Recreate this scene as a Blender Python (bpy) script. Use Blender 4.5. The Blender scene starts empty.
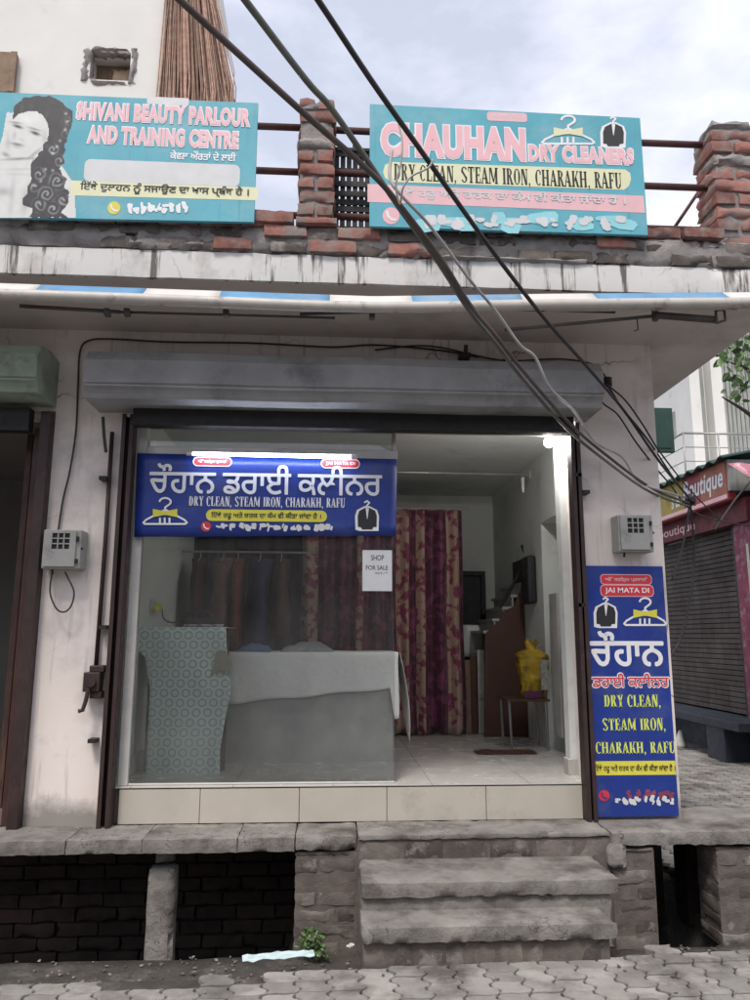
import bpy, bmesh, math, random
from mathutils import Vector, Matrix, noise
random.seed(7)
R = math.radians
scene = bpy.context.scene
COL = scene.collection

# ------------------------------------------------------------------ camera
CAM_H = 1.35
cam_d = bpy.data.cameras.new('camera'); cam = bpy.data.objects.new('camera', cam_d); COL.objects.link(cam)
cam_d.sensor_fit = 'VERTICAL'; cam_d.sensor_height = 36; cam_d.lens = 751/1000*36
cam_d.clip_start = 0.05; cam_d.clip_end = 2000
CR = Matrix.Rotation(R(-3.5), 3, 'Z') @ Matrix.Rotation(R(100.3), 3, 'X') @ Matrix.Rotation(R(.14), 3, 'Z')
cam.matrix_world = Matrix.Translation((0, 0, CAM_H)) @ CR.to_4x4()
scene.camera = cam

# ------------------------------------------------------------------ sky, sun, exposure
world = bpy.data.worlds.new("World"); scene.world = world; world.use_nodes = True
wt = world.node_tree; wt.nodes.clear()
wo = wt.nodes.new('ShaderNodeOutputWorld'); bg = wt.nodes.new('ShaderNodeBackground')
sky = wt.nodes.new('ShaderNodeTexSky'); sky.sky_type = 'NISHITA'; sky.sun_disc = False
SUN_EL, SUN_AZ = 58, 200      # azimuth: clockwise from +Y, where the sun stands
sky.sun_elevation = R(SUN_EL); sky.sun_rotation = R(SUN_AZ)
sky.air_density = 1.0; sky.dust_density = 3.0; sky.ozone_density = 2.0
tc = wt.nodes.new('ShaderNodeTexCoord'); mp = wt.nodes.new('ShaderNodeMapping'); mp.inputs['Scale'].default_value = (1, 1, 2.2)
cn = wt.nodes.new('ShaderNodeTexNoise'); cn.inputs['Scale'].default_value = 3.2; cn.inputs['Detail'].default_value = 6; cn.inputs['Roughness'].default_value = .55
cr = wt.nodes.new('ShaderNodeValToRGB'); cr.color_ramp.elements[0].position = .36; cr.color_ramp.elements[1].position = .62
cr.color_ramp.elements[0].color = (.50,.50,.50,1); cr.color_ramp.elements[1].color = (.97,.97,.97,1)
mx = wt.nodes.new('ShaderNodeMixRGB'); mx.inputs['Color2'].default_value = (6.3, 6.4, 7.1, 1)
bg.inputs['Strength'].default_value = .10
L = wt.links.new
L(tc.outputs['Generated'], mp.inputs['Vector']); L(mp.outputs['Vector'], cn.inputs['Vector']); L(cn.outputs['Fac'], cr.inputs['Fac'])
L(cr.outputs['Color'], mx.inputs['Fac']); L(sky.outputs['Color'], mx.inputs['Color1']); L(mx.outputs['Color'], bg.inputs['Color'])
L(bg.outputs['Background'], wo.inputs['Surface'])
sd = bpy.data.lights.new('sun', 'SUN'); sd.energy = 1.5; sd.angle = R(14); sd.color = (1, .93, .84)
so = bpy.data.objects.new('sun', sd); COL.objects.link(so)
saz, sel = R(SUN_AZ), R(SUN_EL)
sdir = Vector((math.sin(saz)*math.cos(sel), math.cos(saz)*math.cos(sel), math.sin(sel)))
so.rotation_euler = (-sdir).to_track_quat('-Z', 'Y').to_euler()
vs = scene.view_settings; vs.view_transform = 'Standard'; vs.look = 'None'; vs.gamma = 1; vs.use_curve_mapping = False
vs.exposure = 0.84

# ------------------------------------------------------------------ pixel of the photo -> point on a real plane
def on(ax, px, py, v):
    d = CR @ Vector(((px-375)/751, -(py-500)/751, -1)); c = Vector((0, 0, CAM_H))
    return c + d*((v-c[ax])/d[ax])
def PY(px, py, Y): p = on(1, px, py, Y); return p.x, p.z
def PX(px, py, X): p = on(0, px, py, X); return p.y, p.z

# ------------------------------------------------------------------ materials
def lin(c): return tuple(x/12.92 if x <= .04045 else ((x+.055)/1.055)**2.4 for x in c)
def rgb(r, g, b): return lin((r/255, g/255, b/255))
def nodes(name):
    m = bpy.data.materials.new(name); m.use_nodes = True; t = m.node_tree
    return m, t, t.nodes['Principled BSDF']
def N(t, kind, **kw):
    n = t.nodes.new(kind)
    for k, v in kw.items():
        if k in n.inputs: n.inputs[k].default_value = v
        else: setattr(n, k, v)
    return n
def ramp(t, src, p0, p1, c0=(0,0,0), c1=(1,1,1)):
    r = t.nodes.new('ShaderNodeValToRGB'); e = r.color_ramp.elements
    e[0].position, e[1].position = p0, p1; e[0].color = (*c0, 1); e[1].color = (*c1, 1)
    t.links.new(src, r.inputs['Fac']); return r.outputs['Color']
def mix(t, fac, a, b, mode='MIX'):
    n = t.nodes.new('ShaderNodeMixRGB'); n.blend_type = mode
    for s, v in ((n.inputs['Fac'], fac), (n.inputs['Color1'], a), (n.inputs['Color2'], b)):
        if isinstance(v, (int, float)): s.default_value = v
        elif isinstance(v, tuple): s.default_value = (*v, 1)
        else: t.links.new(v, s)
    return n.outputs['Color']
def noise_n(t, scale, detail=5, rough=.6, stretch=(1,1,1), world_co=False, off=0):
    if world_co: co = t.nodes.new('ShaderNodeNewGeometry').outputs['Position']
    else: co = t.nodes.new('ShaderNodeTexCoord').outputs['Object']
    m = N(t, 'ShaderNodeMapping'); m.inputs['Scale'].default_value = stretch; m.inputs['Location'].default_value = (off, off*.7, off*1.3)
    t.links.new(co, m.inputs['Vector'])
    n = N(t, 'ShaderNodeTexNoise', Scale=scale, Detail=detail, Roughness=rough); t.links.new(m.outputs['Vector'], n.inputs['Vector'])
    return n.outputs['Fac']
def bump(t, bs, src, strength, dist=.01):
    b = N(t, 'ShaderNodeBump', Strength=strength, Distance=dist); t.links.new(src, b.inputs['Height']); t.links.new(b.outputs['Normal'], bs.inputs['Normal'])
def PM(name, col, var=.12, scale=6, rough=.7, bmp=.15, bscale=60, metal=0, dirt=None, dirt_p=(.55,.75), dirt_scale=3, streak=None, crack=None, streak_p=(.6,.8), tint=0, spec=.5, bdist=.004, low=None):
    """painted / plastered / metal surface: broad tone variation, blotches of dirt, vertical run marks, fine bump"""
    m, t, bs = nodes(name)
    c = mix(t, ramp(t, noise_n(t, scale), .3, .7), tuple(x*(1-var) for x in col), tuple(min(1, x*(1+var)) for x in col))
    if tint:
        a = N(t, 'ShaderNodeAttribute', attribute_name='tint')
        c = mix(t, 1.0, c, ramp(t, a.outputs['Fac'], 0, 1, (1-tint,)*3, (1+tint,)*3), 'MULTIPLY')
    if dirt: c = mix(t, ramp(t, noise_n(t, dirt_scale, 8, .65, off=3), *dirt_p), c, dirt)
    if streak: c = mix(t, ramp(t, noise_n(t, 1, 6, .6, (22, 22, 1.6), off=7), *streak_p), c, streak)
    if crack:
        vo = N(t, 'ShaderNodeTexVoronoi', feature='DISTANCE_TO_EDGE', Scale=crack[0]); co = t.nodes.new('ShaderNodeTexCoord').outputs['Object']
        wv = N(t, 'ShaderNodeTexNoise', Scale=crack[0]*3, Detail=5); t.links.new(co, wv.inputs['Vector'])
        av = N(t, 'ShaderNodeMixRGB'); av.blend_type = 'LINEAR_LIGHT'; av.inputs['Fac'].default_value = .12; t.links.new(co, av.inputs['Color1']); t.links.new(wv.outputs['Color'], av.inputs['Color2']); t.links.new(av.outputs[0], vo.inputs['Vector'])
        k1 = ramp(t, vo.outputs['Distance'], 0, crack[1], (1,1,1), (0,0,0)); k2 = ramp(t, noise_n(t, crack[0]*.8, 3, .5, off=11), .50, .58)
        c = mix(t, mix(t, 1.0, k1, k2, 'MULTIPLY'), c, crack[2])
    if low:   # splash dirt with a ragged edge near the foot: (z0, z1, colour)
        g = t.nodes.new('ShaderNodeNewGeometry'); sp = t.nodes.new('ShaderNodeSeparateXYZ'); t.links.new(g.outputs['Position'], sp.inputs['Vector'])
        ad = N(t, 'ShaderNodeMath', operation='MULTIPLY_ADD'); t.links.new(noise_n(t, 7, 8, .7, world_co=True), ad.inputs[0]); ad.inputs[1].default_value = -(low[1]-low[0])*1.5
        t.links.new(sp.outputs['Z'], ad.inputs[2])
        mr = N(t, 'ShaderNodeMapRange'); t.links.new(ad.outputs[0], mr.inputs['Value'])
        mr.inputs['From Min'].default_value = low[0]-.35*(low[1]-low[0]); mr.inputs['From Max'].default_value = low[1]-.6*(low[1]-low[0]); mr.inputs['To Min'].default_value = 1; mr.inputs['To Max'].default_value = 0
        c = mix(t, mr.outputs['Result'], c, low[2])
    t.links.new(c, bs.inputs['Base Color'])
    rr = ramp(t, noise_n(t, scale*2, off=5), .3, .7, (max(0, rough-.12),)*3, (min(1, rough+.12),)*3); t.links.new(rr, bs.inputs['Roughness'])
    bs.inputs['Metallic'].default_value = metal; bs.inputs['Specular IOR Level'].default_value = spec
    if bmp: bump(t, bs, noise_n(t, bscale, 8, .7), bmp, bdist)
    return m
def FLAT(name, col, rough=.55):
    return PM(name, col, var=.06, scale=9, rough=rough, bmp=.04, bscale=40)

W_PLASTER = PM('wall_plaster', (.79,.71,.665), .05, 2, .85, .25, 35, dirt=(.50,.46,.44), dirt_p=(.54,.76), dirt_scale=2.6, streak=(.50,.46,.44), streak_p=(.57,.72), crack=(1.3,.006,(.22,.2,.19)), low=(.38,.52,(.30,.27,.25)))
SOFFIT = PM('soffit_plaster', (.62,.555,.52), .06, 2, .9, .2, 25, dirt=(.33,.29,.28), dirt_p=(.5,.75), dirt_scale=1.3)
FASCIA = PM('fascia_plaster', (.64,.625,.605), .05, 3, .85, .25, 35, dirt=(.36,.34,.32), dirt_p=(.52,.72), streak=(.13,.12,.11), streak_p=(.56,.64), crack=(1.6,.008,(.15,.14,.13)))
CEMENT = PM('rough_cement', (.27,.25,.24), .25, 7, .95, .8, 30, dirt=(.11,.10,.095), dirt_p=(.52,.7), dirt_scale=5, bdist=.012)
CONCRETE = PM('worn_concrete', (.235,.220,.202), .3, 6, .9, .9, 55, dirt=(.085,.072,.062), dirt_p=(.47,.66), dirt_scale=4, crack=(5,.018,(.05,.045,.04)), bdist=.008)
BRICK = PM('red_brick', (.26,.115,.092), .3, 14, .9, .7, 60, tint=.45, dirt=(.25,.22,.20), dirt_p=(.46,.64), dirt_scale=9, bdist=.006)
OLDBRICK = PM('weathered_brick', (.118,.100,.089), .3, 10, .95, .9, 55, tint=.4, dirt=(.24,.22,.20), dirt_p=(.52,.62), dirt_scale=7, bdist=.006)
DARKBRICK = PM('shaded_brick', (.030,.020,.017), .3, 8, .95, .7, 50, tint=.3, dirt=(.05,.04,.035), bdist=.006)  # brick colour darkened to carry the shade of the void under the ledge
MORTAR = PM('mortar', (.135,.112,.098), .25, 12, .95, .8, 60, bdist=.006)
PAVER = PM('paver_concrete', (.285,.27,.25), .16, 9, .92, .7, 90, tint=.22, dirt=(.105,.095,.085), dirt_p=(.47,.64), dirt_scale=2.8, bdist=.003)
DIRT = PM('damp_dirt', (.075,.068,.06), .35, 9, .95, .9, 45, dirt=(.15,.14,.125), dirt_p=(.52,.66), dirt_scale=6, bdist=.02)
TILE = PM('cream_tile', (.50,.46,.40), .06, 4, .38, .05, 30, dirt=(.33,.29,.25), dirt_p=(.56,.78), dirt_scale=3)
FLOOR_T = PM('floor_tile', (.55,.53,.50), .05, 4, .22, .03, 20)
GROUT = FLAT('grout', (.16,.14,.12))
INNER = PM('inner_paint', (.66,.68,.65), .05, 2, .8, .1, 30, dirt=(.42,.43,.41), dirt_p=(.55,.8))
BROWN = PM('brown_painted_steel', (.036,.019,.018), .25, 10, .55, .2, 60, dirt=(.10,.06,.05), dirt_p=(.6,.75), dirt_scale=7)
DARKST = PM('dark_steel', (.016,.014,.015), .3, 10, .6, .2, 60)
SHUT = PM('galvanised_steel', (.33,.33,.335), .16, 5, .5, .2, 18, metal=.1, dirt=(.12,.12,.13), dirt_p=(.54,.75), dirt_scale=3, streak=(.36,.37,.38), streak_p=(.62,.78))
SHUTG = PM('green_painted_steel', (.30,.36,.29), .18, 7, .6, .2, 30, dirt=(.13,.13,.11), dirt_p=(.5,.7), dirt_scale=6)
ALU = PM('aluminium', (.42,.40,.37), .1, 8, .42, .1, 40, metal=.5)
WHITEF = PM('white_frame_paint', (.55,.54,.51), .08, 8, .5, .1, 40, dirt=(.35,.33,.3))
PIPE = PM('dirty_white_pipe', (.50,.47,.43), .1, 10, .5, .15, 40, dirt=(.22,.18,.15), dirt_p=(.55,.7), dirt_scale=8)
RUST = PM('rusty_red_pipe', (.10,.045,.042), .3, 14, .8, .3, 60)
CABLE = PM('black_cable', (.028,.024,.024), .2, 10, .55, .1, 60)
CABLEB = PM('weathered_brown_cable', (.10,.075,.07), .2, 10, .7, .1, 60)
CABLEG = PM('weathered_grey_cable', (.14,.145,.125), .2, 10, .7, .1, 60)
CABLEW = PM('pale_cable', (.42,.40,.39), .2, 10, .5, .1, 60)
METER = PM('meter_grey', (.34,.34,.32), .08, 9, .55, .12, 50, dirt=(.2,.19,.18), dirt_p=(.58,.75), dirt_scale=9)
BLUE = PM('blue_vinyl', (.014,.038,.24), .15, 4, .42, .25, 5, dirt=(.06,.085,.24), dirt_p=(.52,.78), dirt_scale=4, bdist=.012)
TEAL = PM('teal_vinyl', (.09,.38,.47), .12, 3, .55, .2, 6, dirt=(.20,.42,.48), dirt_p=(.5,.75), dirt_scale=5, streak=(.07,.29,.36), streak_p=(.6,.75), bdist=.01)
PINK = FLAT('faded_pink_print', (.80,.46,.50)); PALEPINK = FLAT('pale_pink_print', (.76,.47,.50)); RED = FLAT('red_print', (.60,.035,.05))
WHITE = FLAT('white_print', (.78,.78,.80)); CREAM = FLAT('cream_print', (.72,.72,.47)); YELLOW = FLAT('yellow_print', (.68,.62,.07)); LIME = FLAT('yellow_green_print', (.66,.74,.12))
BLACK = FLAT('black_print', (.02,.02,.022)); BLOBC = FLAT('cyan_print', (.28,.62,.68)); SKYB = PM('blue_stripe', (.12,.28,.47), .15, 6, .8, .1, 40, dirt=(.3,.36,.42), dirt_p=(.5,.75)); OFFW = PM('awning_white', (.62,.60,.58), .08, 6, .8, .1, 40, dirt=(.4,.37,.34), dirt_p=(.55,.75))
GREYP = FLAT('grey_print', (.35,.36,.38)); DGREY = PM('hair_print', (.03,.03,.034), .5, 60, .6, 0, dirt=(.30,.30,.32), dirt_p=(.56,.70), dirt_scale=26); LGREY = FLAT('light_grey_print', (.62,.63,.64)); MIDG = FLAT('mid_grey_print', (.16,.16,.17))
PAPER = FLAT('white_paper', (.72,.73,.74)); SHEET = PM('white_cotton', (.90,.89,.86), .06, 3, .9, .5, 9, bdist=.02); COUNTER = PM('grey_laminate', (.46,.455,.43), .25, 3, .6, .08, 20, dirt=(.28,.28,.27), dirt_p=(.5,.8), dirt_scale=2)
WOOD = PM('brown_plywood', (.085,.038,.025), .2, 4, .5, .08, 30); WOODL = PM('old_wood', (.22,.15,.10), .3, 9, .8, .4, 60, streak=(.10,.07,.05))
REED = PM('reed', (.32,.20,.15), .3, 20, .85, .3, 60, tint=.6)
LEAF = PM('leaf', (.12,.19,.075), .3, 20, .35, .1, 60, tint=.6); BARK = PM('bark', (.10,.08,.06), .3, 20, .9, .8, 40)
YBAG = PM('yellow_plastic', (.46,.31,.02), .4, 14, .28, 1.0, 14, dirt=(.22,.13,.01), dirt_p=(.5,.6), dirt_scale=14, bdist=.03); SILV = PM('silver_foil', (.5,.5,.48), .1, 12, .3, .3, 30, metal=.6); PURPLE = FLAT('purple_print', (.10,.02,.08))
BSH = PM('brown_shutter', (.060,.046,.040), .3, 3, .75, .1, 40, dirt=(.11,.09,.08), dirt_p=(.5,.7), dirt_scale=2, streak=(.03,.022,.02), streak_p=(.5,.7)); DBLUE = PM('dark_blue_paint', (.020,.026,.040), .3, 6, .6, .2, 30, dirt=(.06,.06,.065))
MAG = PM('faded_magenta', (.22,.04,.08), .3, 8, .7, .1, 30, dirt=(.35,.25,.26), dirt_p=(.5,.7), dirt_scale=9); PTARP = PM('pink_tarpaulin', (.46,.17,.23), .2, 5, .6, .2, 10, dirt=(.7,.5,.52), dirt_p=(.5,.65), dirt_scale=6)
BRED = PM('boutique_red', (.28,.035,.045), .15, 5, .6, .05, 30); BOR = PM('boutique_orange', (.36,.12,.07), .2, 5, .6, .05, 30); BYEL = PM('boutique_yellow', (.36,.27,.04), .2, 5, .6, .05, 30)
MAROON = PM('maroon_fascia', (.13,.02,.028), .25, 6, .7, .1, 30); DGREEN = PM('dark_green_sheet', (.015,.05,.038), .25, 6, .6, .1, 30)
CLEANW = PM('house_white', (.70,.69,.66), .05, 2, .85, .15, 30, dirt=(.5,.48,.46), dirt_p=(.58,.8)); HGREY = PM('house_grey', (.30,.31,.30), .15, 3, .85, .15, 30, streak=(.18,.18,.17), streak_p=(.5,.8))
STEEL = PM('railing_steel', (.30,.30,.30), .1, 8, .45, .1, 40, metal=.6)
IRONB = FLAT('iron_body', (.02,.02,.025)); BLUEC = PM('blue_cotton', (.10,.17,.30), .2, 20, .9, .2, 30); GREYC = PM('grey_cotton', (.30,.31,.33), .2, 20, .9, .2, 30); CREAMC = PM('cream_cotton', (.50,.47,.38), .1, 20, .9, .2, 30)
def emis(name, col, s):
    m, t, bs = nodes(name); bs.inputs['Base Color'].default_value = (.8,.8,.8,1); bs.inputs['Emission Color'].default_value = (*col, 1); bs.inputs['Emission Strength'].default_value = s; return m
TUBE = emis('lit_tube', (.72,.80,1.0), 16); BULB = emis('lit_bulb', (1,.97,.95), 260)
def glass_mat():
    m, t, bs = nodes('window_glass'); t.nodes.remove(bs); o = t.nodes['Material Output']
    tr = N(t, 'ShaderNodeBsdfTransparent'); tr.inputs['Color'].default_value = (.93,.95,.94,1); gl = N(t, 'ShaderNodeBsdfGlossy', Roughness=.015)
    df = N(t, 'ShaderNodeBsdfDiffuse'); df.inputs['Color'].default_value = (.62,.61,.58,1)
    fr = N(t, 'ShaderNodeFresnel', IOR=1.5)
    mm = N(t, 'ShaderNodeMath', operation='MULTIPLY'); mm.inputs[1].default_value = 1.35; t.links.new(fr.outputs[0], mm.inputs[0])
    a = N(t, 'ShaderNodeMixShader'); t.links.new(mm.outputs[0], a.inputs[0]); t.links.new(tr.outputs[0], a.inputs[1]); t.links.new(gl.outputs[0], a.inputs[2])
    b = N(t, 'ShaderNodeMixShader'); t.links.new(ramp(t, noise_n(t, 3, 7, .7, (1,1,.5)), .35, .8, (.018,)*3, (.085,)*3), b.inputs[0]); t.links.new(a.outputs[0], b.inputs[1]); t.links.new(df.outputs[0], b.inputs[2])
    t.links.new(b.outputs[0], o.inputs['Surface']); return m
GLASS = glass_mat()
DGLASS = PM('dark_window_glass', (.05,.06,.065), .2, 3, .15, .02, 10)
def ring_cloth():
    m, t, bs = nodes('ring_print_cloth')
    co = t.nodes.new('ShaderNodeTexCoord').outputs['Object']; mp = N(t, 'ShaderNodeMapping'); mp.inputs['Scale'].default_value = (15.5, 0, 15.5/1.732); t.links.new(co, mp.inputs['Vector'])
    ds = []
    for off in ((0,0,0), (.5,0,.5)):
        ad = N(t, 'ShaderNodeVectorMath', operation='ADD'); t.links.new(mp.outputs[0], ad.inputs[0]); ad.inputs[1].default_value = off
        f = N(t, 'ShaderNodeVectorMath', operation='FRACTION'); t.links.new(ad.outputs[0], f.inputs[0])
        s = N(t, 'ShaderNodeVectorMath', operation='SUBTRACT'); t.links.new(f.outputs[0], s.inputs[0]); s.inputs[1].default_value = (.5, 0, .5)
        k = N(t, 'ShaderNodeVectorMath', operation='MULTIPLY'); t.links.new(s.outputs[0], k.inputs[0]); k.inputs[1].default_value = (1, 0, 1.732)
        l = N(t, 'ShaderNodeVectorMath', operation='LENGTH'); t.links.new(k.outputs[0], l.inputs[0]); ds.append(l.outputs['Value'])
    mn = N(t, 'ShaderNodeMath', operation='MINIMUM'); t.links.new(ds[0], mn.inputs[0]); t.links.new(ds[1], mn.inputs[1])
    sb = N(t, 'ShaderNodeMath', operation='SUBTRACT'); t.links.new(mn.outputs[0], sb.inputs[0]); sb.inputs[1].default_value = .32
    ab = N(t, 'ShaderNodeMath', operation='ABSOLUTE'); t.links.new(sb.outputs[0], ab.inputs[0])
    c = mix(t, ramp(t, ab.outputs[0], .055, .085, (1,1,1), (0,0,0)), (.86,.95,.91), (.44,.60,.60))
    c = mix(t, ramp(t, noise_n(t, 3), .35, .75, (0,0,0), (.35,.35,.35)), c, (.60,.70,.67))
    t.links.new(c, bs.inputs['Base Color']); bs.inputs['Roughness'].default_value = .85; return m
RINGS = ring_cloth()
def floral():
    m, t, bs = nodes('floral_curtain'); a = N(t, 'ShaderNodeAttribute', attribute_name='tint')
    sp = ramp(t, noise_n(t, 13, 3, .55), .50, .56)
    dark = mix(t, sp, (.07,.010,.028), (.19,.04,.10)); light = mix(t, sp, (.42,.29,.22), (.24,.04,.09))
    c = mix(t, ramp(t, a.outputs['Fac'], .45, .55), dark, light); t.links.new(c, bs.inputs['Base Color']); bs.inputs['Roughness'].default_value = .55
    bs.inputs['Sheen Weight'].default_value = .3; return m
FLORAL = floral()

# ------------------------------------------------------------------ mesh building
class MB:
    def __init__(s): s.v = []; s.f = []; s.t = []; s.auto = False
    def add(s, vs, fs, tint=.5):
        b = len(s.v); s.v += [Vector(v) for v in vs]; s.f += [tuple(b+i for i in f) for f in fs]; s.t += [tint]*len(fs); return s
    def box(s, x0, x1, y0, y1, z0, z1, tint=.5, jit=0, rot=None):
        vs = [Vector((x, y, z)) for z in (z0, z1) for y in (y0, y1) for x in (x0, x1)]
        if jit: vs = [v+Vector([random.uniform(-jit, jit) for _ in range(3)]) for v in vs]
        if rot:
            c = Vector(((x0+x1)/2, (y0+y1)/2, (z0+z1)/2)); vs = [c+rot@(v-c) for v in vs]
        return s.add(vs, [(0,2,3,1),(4,5,7,6),(0,1,5,4),(2,6,7,3),(0,4,6,2),(1,3,7,5)], tint)
    def rough(s, x0, x1, y0, y1, z0, z1, step=.05, amp=.008, seed=0, edge=.012, tint=.5):
        """a box of worn stone: gridded faces, rounded and chipped edges"""
        s.auto = True; n = [max(2, int((b-a)/step)) for a, b in ((x0,x1),(y0,y1),(z0,z1))]
        bm = bmesh.new(); idx = {}
        def vert(i, j, k):
            if (i,j,k) in idx: return idx[(i,j,k)]
            p = Vector((x0+(x1-x0)*i/n[0], y0+(y1-y0)*j/n[1], z0+(z1-z0)*k/n[2]))
            ex = sum((a in (0, m)) for a, m in ((i,n[0]),(j,n[1]),(k,n[2])))
            c = Vector(((x0+x1)/2,(y0+y1)/2,(z0+z1)/2)); q = p*7+Vector((seed*3.1, seed, 0))
            d = (noise.noise_vector(q)*amp + noise.noise_vector(q*3.3)*amp*.5)*.62
            if ex >= 2:
                w = edge*.5*(.5+1.5*abs(noise.noise(p*31+Vector((seed,0,0)))*2))
                w += edge*2.6*max(0, noise.noise(p*17+Vector((0,seed,3)))-.18)
                for a, m, lo, hi in ((0,n[0],i,0),(1,n[1],j,0),(2,n[2],k,0)):
                    if lo == 0: d[a] += w
                    elif lo == m: d[a] -= w
            idx[(i,j,k)] = bm.verts.new(p+d); return idx[(i,j,k)]
        def quad(a, b, c, d): bm.faces.new((vert(*a), vert(*b), vert(*c), vert(*d)))
        X, Y_, Z_ = n
        for i in range(X):
            for j in range(Y_):
                quad((i,j,0),(i,j+1,0),(i+1,j+1,0),(i+1,j,0)); quad((i,j,Z_),(i+1,j,Z_),(i+1,j+1,Z_),(i,j+1,Z_))
            for k in range(Z_):
                quad((i,0,k),(i+1,0,k),(i+1,0,k+1),(i,0,k+1)); quad((i,Y_,k),(i,Y_,k+1),(i+1,Y_,k+1),(i+1,Y_,k))
        for j in range(Y_):
            for k in range(Z_):
                quad((0,j,k),(0,j,k+1),(0,j+1,k+1),(0,j+1,k)); quad((X,j,k),(X,j+1,k),(X,j+1,k+1),(X,j,k+1))
        bm.verts.index_update(); s.add([v.co.copy() for v in bm.verts], [[v.index for v in f.verts] for f in bm.faces], tint); bm.free(); return s
    def tube(s, pts, r, n=8, smooth=0, tint=.5, cap=True):
        pts = [Vector(p) for p in pts]
        if smooth:
            q = []
            for i in range(len(pts)-1):
                p0, p1, p2, p3 = pts[max(0,i-1)], pts[i], pts[i+1], pts[min(len(pts)-1,i+2)]
                for k in range(smooth):
                    u = k/smooth; q.append(.5*((2*p1)+(p2-p0)*u+(2*p0-5*p1+4*p2-p3)*u*u+(3*p1-p0-3*p2+p3)*u**3))
            pts = q+[pts[-1]]
        rr = r if isinstance(r, (list, tuple)) else [r]*len(pts)
        if len(rr) != len(pts): rr = [rr[0]+(rr[-1]-rr[0])*i/(len(pts)-1) for i in range(len(pts))]
        vs = []; up = None
        for i, p in enumerate(pts):
            d = (pts[min(i+1,len(pts)-1)]-pts[max(i-1,0)]).normalized()
            if up is None: up = Vector((0,0,1)) if abs(d.z) < .9 else Vector((1,0,0))
            a = d.cross(up).normalized(); b = a.cross(d).normalized(); up = b
            vs += [p+(a*math.cos(2*math.pi*k/n)+b*math.sin(2*math.pi*k/n))*rr[i] for k in range(n)]
        fs = [(i*n+k, i*n+(k+1)%n, (i+1)*n+(k+1)%n, (i+1)*n+k) for i in range(len(pts)-1) for k in range(n)]
        if cap: fs += [tuple(range(n-1,-1,-1)), tuple((len(pts)-1)*n+k for k in range(n))]
        return s.add(vs, fs, tint)
    def prism(s, pts, o, u, v, th, tint=.5):
        """outline pts (a,b) on plane o+a*u+b*v, thickness th along u x v"""
        o, u, v = Vector(o), Vector(u), Vector(v); w = u.cross(v).normalized()*th
        ar = sum(pts[i][0]*pts[(i+1)%len(pts)][1]-pts[(i+1)%len(pts)][0]*pts[i][1] for i in range(len(pts)))
        if ar < 0: pts = pts[::-1]
        a = [o+u*p[0]+v*p[1] for p in pts]; n = len(a)
        return s.add(a+[p+w for p in a], [tuple(range(n-1,-1,-1)), tuple(range(n,2*n))]+[(i,(i+1)%n,n+(i+1)%n,n+i) for i in range(n)], tint)
    def build(s, name, mat, parent=None, bevel=0, smooth=False, seg=2, loc=None):
        base = Vector(parent_loc(parent)) if parent else Vector(loc or (0,0,0))
        me = bpy.data.meshes.new(name); me.from_pydata([v-base for v in s.v], [], s.f); me.update()
        at = me.attributes.new('tint', 'FLOAT', 'FACE'); at.data.foreach_set('value', s.t)
        bm = bmesh.new(); bm.from_mesh(me); bmesh.ops.recalc_face_normals(bm, faces=bm.faces[:])
        if s.auto and not smooth:
            for e_ in bm.edges:
                if len(e_.link_faces) == 2 and e_.calc_face_angle(0) > R(58): e_.smooth = False
            for f_ in bm.faces: f_.smooth = True
        bm.to_mesh(me); bm.free()
        me.materials.append(mat)
        if smooth: me.polygons.foreach_set('use_smooth', [True]*len(me.polygons))
        o = bpy.data.objects.new(name, me); COL.objects.link(o)
        if parent: o.parent = parent
        else: o.location = base
        if bevel:
            b = o.modifiers.new('bevel', 'BEVEL'); b.width = bevel; b.segments = seg; b.limit_method = 'ANGLE'; b.angle_limit = R(40)
        return o
def parent_loc(o):
    l = Vector((0,0,0))
    while o: l += Vector(o.location); o = o.parent
    return l
def tag(o, label, cat, group=None, kind=None):
    if label: o['label'] = label
    if cat: o['category'] = cat
    if group: o['group'] = group
    if kind: o['kind'] = kind
    return o
def thing(name, loc, label, cat, group=None):
    o = bpy.data.objects.new(name, None); o.empty_display_size = .1; COL.objects.link(o); o.location = loc
    return tag(o, label, cat, group)
def struct(o): o['kind'] = 'structure'; return o
def copy_tree(o, parent=None):
    c = o.copy(); COL.objects.link(c); c.parent = parent
    for ch in list(o.children): copy_tree(ch, c)
    return c
UX, UZ = Vector((1,0,0)), Vector((0,0,1))

# flat graphics on a board facing the street (plane y = Y): X,Z come from where they sit on that board
LV = .0005
def blob(name, pts, Y, mat, parent, th=.0004, px=True, lvl=0):
    q = [PY(a, b, Y) for a, b in pts] if px else pts
    m = MB(); m.prism(q, (0, Y-lvl*LV, 0), UX, UZ, th); return m.build(name, mat, parent)
def rrect(x0, z0, x1, z1, r, n=5):
    out = []
    for cx, cz, a0 in ((x1-r,z1-r,0),(x0+r,z1-r,90),(x0+r,z0+r,180),(x1-r,z0+r,270)):
        out += [(cx+r*math.cos(R(a0+90*k/n)), cz+r*math.sin(R(a0+90*k/n))) for k in range(n+1)]
    return out
def pxr(x0, y0, x1, y1, Y):
    xa = PY(x0, (y0+y1)/2, Y)[0]; xb = PY(x1, (y0+y1)/2, Y)[0]; zt = PY((x0+x1)/2, y0, Y)[1]; zb = PY((x0+x1)/2, y1, Y)[1]
    return xa, zb, xb, zt
def capsule(name, x0, y0, x1, y1, Y, mat, parent, lvl=1, rf=.5):
    a, b, c, d = pxr(x0, y0, x1, y1, Y)
    m = MB(); m.prism(rrect(a, b, c, d, (d-b)*rf*.98), (0, Y-lvl*LV, 0), UX, UZ, .0004); return m.build(name, mat, parent)
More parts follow.
